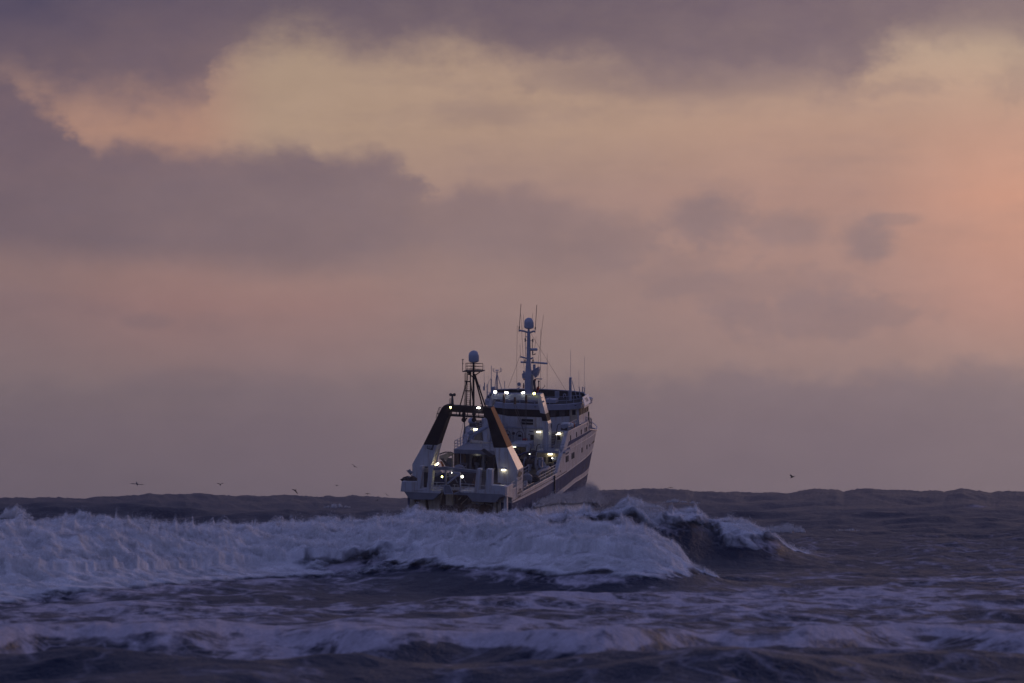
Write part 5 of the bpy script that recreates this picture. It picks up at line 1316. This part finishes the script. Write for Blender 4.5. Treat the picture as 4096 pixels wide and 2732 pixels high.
for x, y in ((2096,1517),(2141,1518),(2141,1553),(2094,1550)):
    mb = MB(); mb.lathe(at(x, y + 3, MY), [(.09,0),(.09,.2)], 10); mb.build('signal_lamp', M['red'], mm)
mb = MB(); mb.lathe(at(2094.5, 1546, MY), [(.09,0),(.12,.12),(.05,.2),(.10,.3),(.03,.45)], 10); mb.build('signal_horn', M['dark'], mm)
bar([(2122,1500),(2130,1500),(2128,1590)], .16, 'mast_conduit', M['cream'], n=8)
bar([(2137,1520),(2140,1560),(2136,1590)], .16, 'mast_conduit', M['dark'], n=6)
mb = MB(); mb.lathe(at(2076.5, 1537, MY + 1), [(.02,.12),(.22,0),(.25,-.03)], 16, 'y'); mb.tubep([(2070,1543,MY+1),(2078,1555,MY+1)], .04); mb.tubep([(2083,1543,MY+1),(2074,1555,MY+1)], .04); mb.lathe(at(2073,1560,MY+1), [(.14,0),(.14,.25)], 10); mb.build('satellite_dish', M['mast'], roof)
mb = MB(); mb.tubep([(2155,1548,MY+1),(2155,1526,MY+1)], .08); mb.lathe(at(2155,1528,MY+1), [(.10,0),(.12,.15),(.06,.2)], 10); mb.tubep([(2154,1540,36.),(2163,1556,36.),(2168,1556,36.),(2180,1544,36.),(2177,1540,36.)], .035); mb.build('direction_finder', M['dark'], roof)
mb = MB(); mb.prismp([(2146,1550),(2154,1544),(2157,1552),(2150,1575),(2144,1580)], MY + .9, .3); mb.build('folded_flag', M['red'], roof)
bar([(2122,1332),(2265,1564,38.)], .018, 'mast_stay', M['rope'], n=4); bar([(2081,1420),(2033,1550,38.)], .018, 'mast_stay', M['rope'], n=4)
# small port mast and starboard mast on the roof
mb = MB(); mb.tubep([(1988,1568,35.5),(1988,1486,35.5)], .10, 8, .08); pm = mb.build('antenna_mast', M['mast'], roof)
mb = MB(); mb.lathe(at(1988.5, 1483, 35.5), [(.06,0),(.28,.06),(.28,.10),(.05,.14)], 16); mb.tubep([(1972,1474,35.5),(1972,1483,35.5),(1978,1488,35.5),(1999,1488,35.5),(2007,1484,35.5),(2007,1474,35.5)], .035); mb.tubep([(1976,1472,35.5),(1975,1486,35.5)], .03); mb.tubep([(2002,1470,35.5),(2002,1487,35.5)], .035); mb.build('antenna_array', M['mast'], pm)
mb = MB(); mb.tubep([(1990,1500,35.5),(2008,1560,35.5)], .05); mb.tubep([(1986,1500,35.5),(1979,1552,35.5)], .05); mb.build('mast_strut', M['mast'], pm)
for P_, r_ in (([(1937,1562,34.),(1936,1458,34.)], .03), ([(1938,1562,34.),(1938,1530,34.)], .07), ([(1965,1556,34.),(1965.5,1463,34.)], .04), ([(1965,1556,34.),(1965,1515,34.)], .08), ([(2019,1562,34.),(2018.5,1525,34.)], .045), ([(1920,1558,34.),(1920,1538,34.)], .05), ([(1949,1585,33.),(1949,1536,33.)], .07), ([(1943,1550,34.),(1963,1514,34.)], .03), ([(1934,1562,34.),(1934,1545,34.)], .06)):
    mb = MB(); mb.tubep(P_, r_ * (.62 if r_ < .035 else 1), 5); mb.build('roof_antenna', M['mast'], roof)
mb = MB(); mb.boxp(1963, 1549, 1979, 1575, 34.5, .6); mb.build('roof_cabinet', M['mast'], roof)
mb = MB(); mb.tubep([(2282,1606,35.),(2282,1512,35.)], .17, 10, .14); mb.lathe(at(2282, 1514, 35.), [(.14,0),(.20,.04),(.20,.12),(.03,.16)], 10); sm_ = mb.build('antenna_mast', M['mast'], roof)
mb = MB(); mb.tubep([(2282,1510,35.),(2282.5,1400,35.)], .02, 5); mb.tubep([(2288,1522,35.),(2298,1560,35.),(2308,1592,35.)], .045); mb.tubep([(2277,1515,35.),(2277,1566,35.)], .04); mb.tubep([(2274,1562,35.),(2272,1595,35.)], .05); mb.build('mast_strut', M['mast'], sm_)
for P_, r_ in (([(2319,1590,36.),(2318,1558,36.),(2316,1546,36.)], .06), ([(2316,1547,36.),(2315,1482,36.)], .025), ([(2337,1572,36.),(2337.5,1550,36.)], .06), ([(2337,1550,36.),(2337.5,1426,36.)], .03), ([(2330,1572,36.),(2330,1547,36.)], .06), ([(2329,1551,36.),(2339,1551,36.)], .04), ([(2340,1572,36.),(2341,1530,36.)], .02), ([(1955,1560,34.),(1955,1500,34.)], .02)):
    mb = MB(); mb.tubep(P_, r_ * (.62 if r_ < .035 else 1), 5); mb.build('roof_antenna', M['mast'], roof)

# ---- lamps --------------------------------------------------------------------------------------------
def tube_lamp(px, py, y, wpx, hpx=5.5, mat=None, tilt=0):
    mb = MB(); mb.boxp(px - wpx/2 - .8, py - hpx*.5 - 1.3, px + wpx/2 + .8, py - hpx*.3, y + .02, .14); o = mb.build('deck_lamp', M['mast'], ship)
    mb = MB(); mb.tubep([(px - wpx/2 + 1.5, py, y - .02), (px + wpx/2 - 1.5, py, y - .02)], hpx / 2 / 38.0, 10); mb.build('lamp_tube', mat or L_tube, o)
for a_ in ((1902,1718,PHY-.35,19),(2154.5,1728,30.55,19),(2236,1734,27.1,13),(2200.5,1817,25.9,19),(2014.5,1880,GY-.2,19),(1909,1812,18.8,18,3.5),(2056,1788,22.55,18,1.6)):
    tube_lamp(*a_)
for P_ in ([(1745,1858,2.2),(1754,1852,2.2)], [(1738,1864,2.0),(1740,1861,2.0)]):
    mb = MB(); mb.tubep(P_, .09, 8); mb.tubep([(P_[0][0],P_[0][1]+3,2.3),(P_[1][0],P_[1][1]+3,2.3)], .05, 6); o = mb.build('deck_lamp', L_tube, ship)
def flood(px, py, y, r, mat, n=1, yoff=0):
    r *= .64; c = at(px, py, y); mb = MB(); mb.lathe((c[0], c[1] + .02, c[2]), [(r*.5, .30), (r*1.15, .10), (r*1.2, .03)], 14, 'y'); mb.tube([(c[0], c[1]+.15, c[2]-r), (c[0], c[1]+.25, c[2]-r-.2)], .04, 5); o = mb.build('floodlight', M['dark'], ship)
    mb = MB(); mb.lathe((c[0], c[1], c[2]), [(r, .06), (r*.95, -.02), (r*.6, -.07), (.01, -.09)], 16, 'y'); mb.build('floodlight_lens', mat, o)
for a_ in ((1980,1568,24.3,.27,L_white),(2023.5,1570,24.3,.19,L_white),(2030,1572,24.3,.16,L_white),(2089,1572,24.3,.15,L_white),(2094.5,1570,24.3,.16,L_white),(2136,1574.5,24.3,.22,L_yel),
           (1802,1629.5,GY-.1,.15,L_yel),(1768,1907,-2.4,.14,L_yel),(1849.7,1907.5,-2.4,.18,L_white),(1807,1890.5,-3.0,.06,L_white),(2118,1816,22.,.05,L_white),(2226.5,1738,25.6,.05,L_white),(2209,1833,25.,.07,L_white)):
    flood(*a_)
mb = MB(); mb.boxp(1908, 1629.5, 1920.5, 1634, GY - .1, .12); o = mb.build('floodlight', L_white, ship)
mb = MB(); c = at(1770, 1905, -2.4)
# sternmost items catch lamplight from real small lamps inside the ramp house

# ------------------------------------------------------------------ gulls
mg = make_mat('gull_grey', (.015, .015, .02), .8, spec=.1, wear=.2)
mgl = make_mat('gull_pale', (.34, .34, .40), .8, wear=.1)
def gull(px, py, span_px, dist, lift_l, lift_r, sweep, roll, yaw, label, body=1.0, span=1.25, mats=None, tipdrop=.25, chord=.40):
    s = dist / F; half = span_px * s / 2
    d = CR @ np.array([(px - 2048) / F, (1366 - py) / F, -1.0]); d = d / d[1]; P = np.array([0, 0, CH]) + d * dist
    half *= 1.25
    L_ = half * .72 * body
    rings = []; prof = [(-.55,.012),(-.45,.05),(-.25,.10),(0,.125),(.25,.11),(.40,.075),(.46,.075),(.54,.06),(.60,.02),(.66,.008)]
    mb = MB(); n = 10; vs = []
    for yy, r in prof:
        for k in range(n):
            a = 2 * math.pi * k / n; vs.append((r * L_ * 1.25 * math.cos(a), yy * L_ * 1.2, r * L_ * 1.1 * math.sin(a)))
    fs = [(i*n+k, i*n+(k+1)%n, (i+1)*n+(k+1)%n, (i+1)*n+k) for i in range(len(prof)-1) for k in range(n)]
    mb.add(vs, fs + [tuple(range(n)), tuple(range((len(prof)-1)*n, len(prof)*n))])
    # tail fan
    mb.add([(-.03*L_, -.5*L_, 0), (.03*L_, -.5*L_, 0), (.13*L_, -.88*L_, .01), (-.13*L_, -.88*L_, .01), (-.03*L_, -.5*L_, .02*L_), (.03*L_, -.5*L_, .02*L_)], [(0,1,2,3),(4,5,2,3)])
    o = mb.build('gull', mats or mg, None, smooth=True)
    for sg, lf in ((-1, lift_l), (1, lift_r)):
        mb = MB(); N = 9; rows_ = []
        for i in range(N):
            t_ = i / (N - 1); x = sg * half * t_ * math.cos(lf * .8)
            z = half * (math.sin(lf) * (1 - (1 - min(t_/.5, 1)) ** 2) * .62 - tipdrop * max(0, t_ - .42) ** 1.3 * (1 if lf > 0 else .6))
            if lf < 0: z = half * math.sin(lf) * t_ ** 1.2
            ch = half * (chord - .05 * math.sin(t_ * 6)) * (1 - t_ ** 3.2) + .004; yb = half * (.10 + sweep * (t_ * .5 if t_ < .45 else .225 - (t_ - .45) * 1.1))
            rows_.append([(x, yb + ch*.35, z), (x, yb, z + .035*half*(1-t_)), (x, yb - ch*.65, z), (x, yb, z - .02*half*(1-t_) - .002)])
        vs = [p for r in rows_ for p in r]; fs = [(4*i+k, 4*i+(k+1)%4, 4*i+4+(k+1)%4, 4*i+4+k) for i in range(N-1) for k in range(4)]
        mb.add(vs, fs + [(0,1,2,3), (4*N-4,4*N-3,4*N-2,4*N-1)]); mb.build('wing', mats or mg, o, smooth=True)
    o.location = P; o.rotation_euler = (math.radians(-24), roll, yaw)
    tag(o, label, 'seagull', 'gulls flying over the sea')
gull(548,1935,47,480,.02,-.02,.3,.09,math.radians(-8),'pale gull gliding on long level wings, leftmost of all the birds',mats=mgl,tipdrop=.18,chord=.24)
gull(882,1939,27,620,.75,.55,.3,-.03,math.radians(175),'dark gull with both wings raised in a V above the left skyline',tipdrop=.05)
gull(973,1948,5.5,1500,.3,.3,.2,.6,0,'tiniest far speck of a gull, right of the V-winged one')
gull(1181,1961,27,650,.10,-.95,.3,.25,math.radians(30),'gull banking with one wing hanging steeply down just above the waves')
gull(1347,1942,13,1250,.3,.1,.3,.2,math.radians(10),'small distant gull between the banking gull and the higher one',body=1.4)
gull(1417,1865,25,700,.45,.10,.3,.42,math.radians(-15),'gull flying highest, left of the trawler stern')
gull(1470,1976,21,800,.35,.30,.3,0,math.radians(5),'gull with arched wings skimming the skyline, left one of a pair',tipdrop=.75)
gull(1547,1979,20,800,.35,-.05,.3,.40,math.radians(-20),'gull skimming the skyline nearest to the trawler stern')
gull(1510,2000,22,560,.6,-.5,.3,-1.0,math.radians(30),'dark gull tilted steeply against the dark water beside the ship')
gull(3170,1908,30,560,1.25,.12,.9,.0,math.radians(62),'lone gull right of the ship with one wing raised high',body=1.15,tipdrop=.0)
gull(2683,1951,19,800,.35,.25,.3,.05,math.radians(0),'faint gull with arched wings low over the waves right of the bow',tipdrop=.7)

# ------------------------------------------------------------------ bow wash and spray along the hull
def wash():
    t = np.linspace(0, 1, 260); s = np.linspace(0, 1, 70)
    T, S = np.meshgrid(t, s)
    # crest follows the ship side from the quarter to beyond the bow, in world space
    px = 2080 + 345 * T
    yc = 24 + 10 * fbm(px / 25., px * 0 + 7., o=3) + np.interp(px, [2080,2120,2160,2200,2240,2280,2320,2350,2380,2425], [2035,2012,2000,1990,1984,1990,1990,1984,1994,2035])
    d = np.interp(px, [2080,2156,2220,2268,2312,2350,2425], [598,607.5,615,620.5,626,632,640])
    zt = zc(yc, d)
    off = -3.5 + S * 7.0; Y = d + off
    prof = np.exp(-((off - .6) / 2.2) ** 2)
    X = (px - 2048) / F * Y
    b = fbm(X / 1.8, Y / 1.8, T * 0 + 2., o=3, gain=.55, billow=True)
    am = prof * 1.3 - .12 + .7 * fbm(X / 1.2, Y / 2.0, o=4, gain=.6)
    am *= ss(0, .06, T) * (1 - ss(.70, .92, T + .1 * fbm(X / 1.5, Y / 2., o=3))); am = np.where(am < .1, am - .3, am)
    g = []
    for e in (0, .12, .25, .4, .6):
        Z = .9 + (zt - .9) * prof + .5 * b * prof - .3 + e * prof * 1.3 * (.55 + .9 * np.clip(fbm(px / 22., px * 0 + 3., o=3) * 2 + .5, 0, 1.4))
        g.append((X + .2 * e * fbm(X / .6 + 9 * e, Y, o=2), Y - .3 * e, Z, am, e * .8))
    o = join_grids('bow_wash', g, mfoam); tag(o, 'white wash boiling along the starboard side of the trawler', 'breaking wave', None, 'stuff')
wash()
def jets(name, cx, cy, dist, w, h, njet, nper, size, seed, label, fan=.6, lean=.25, base=None):
    """water thrown up in separate fans: every jet is a stream of drops that thins and breaks up as it rises"""
    rs = np.random.RandomState(seed); P = []; S = []
    for j in range(njet):
        x0 = rs.uniform(-1, 1) * w; env = max(.15, 1 - (abs(x0) / w) ** 2)
        H = h * env * rs.uniform(.25, 1.0) ** 1.3; ang = rs.normal(lean, fan) * .6
        n = int(nper * (.4 + H / h)); t_ = rs.beta(1.1, 1.5, n)
        spread = (.06 + .22 * t_) * H + 1.0
        x = x0 + np.sin(ang) * H * t_ + rs.normal(0, 1, n) * spread * .55; y = H * (t_ - .12 * t_ ** 2) * np.cos(ang) + rs.normal(0, 1, n) * spread * .35
        P.append(np.stack([x, y], 1)); S.append(size * rs.uniform(.35, 1.2, n) * (1.15 - .65 * t_))
    P = np.concatenate(P); S = np.concatenate(S)
    px = cx + P[:, 0]; by = cy if base is None else base(px); d = dist if not callable(dist) else dist(px)
    d = d + rs.normal(0, .6, len(px)); py = by - P[:, 1]
    pts = np.stack([(px - 2048) / F * d, d, CH - (py - H0) * d / F], 1)
    return shards(name, pts, S, label, mspray, seed)
hull_d = lambda px: np.interp(px, [2080,2156,2220,2268,2312,2350,2425], [598,607.5,615,620.5,626,632,640]) - .8
hull_b = lambda px: np.interp(px, [2090,2130,2200,2250,2300,2350,2385,2420], [2048,2032,2016,2012,2012,2006,2012,2040])
jets('bow_spray', 2235, 0, hull_d, 95, 66, 110, 560, .10, 9, 'spray leaping up the starboard side of the trawler hull', base=hull_b, lean=.5)
jets('bow_spray', 2352, 0, hull_d, 50, 100, 80, 560, .10, 10, 'veil of spray thrown up beside the trawler bow', base=hull_b, lean=.3)
# splash under the port quarter and two small breaking tops far out
def splash(cx, cy, w, h, dist, n, size, seed, label):
    nj = max(8, n // 150); return jets('spray', cx, cy + 4, dist, w, h, nj, n // nj, size, seed, label)
splash(1348, 2026, 52, 24, 560, 3600, .05, 21, 'small burst of spray on a dark wave left of the ship')
splash(2700, 2006, 50, 22, 700, 5000, .06, 22, 'white splash on the dark wave right of the bow')
splash(2775, 2010, 26, 12, 700, 1600, .05, 23, 'low splash just right of the larger one near the bow')
splash(3390, 2118, 46, 11, 420, 3000, .035, 24, 'lone small whitecap on the dark water at right')
splash(64, 2070, 70, 58, 221, 9000, .03, 25, 'tall plume of spray at the left end of the surf')
splash(1660, 2050, 60, 40, 221, 7000, .028, 26, 'pointed burst of spray below the port quarter of the ship')
splash(2545, 2026, 100, 38, 221, 9000, .028, 27, 'broad plume of spray on the surf crest right of the ship')
splash(3140, 2125, 90, 50, 224, 9000, .028, 28, 'feathery spray at the right end of the surf bank')
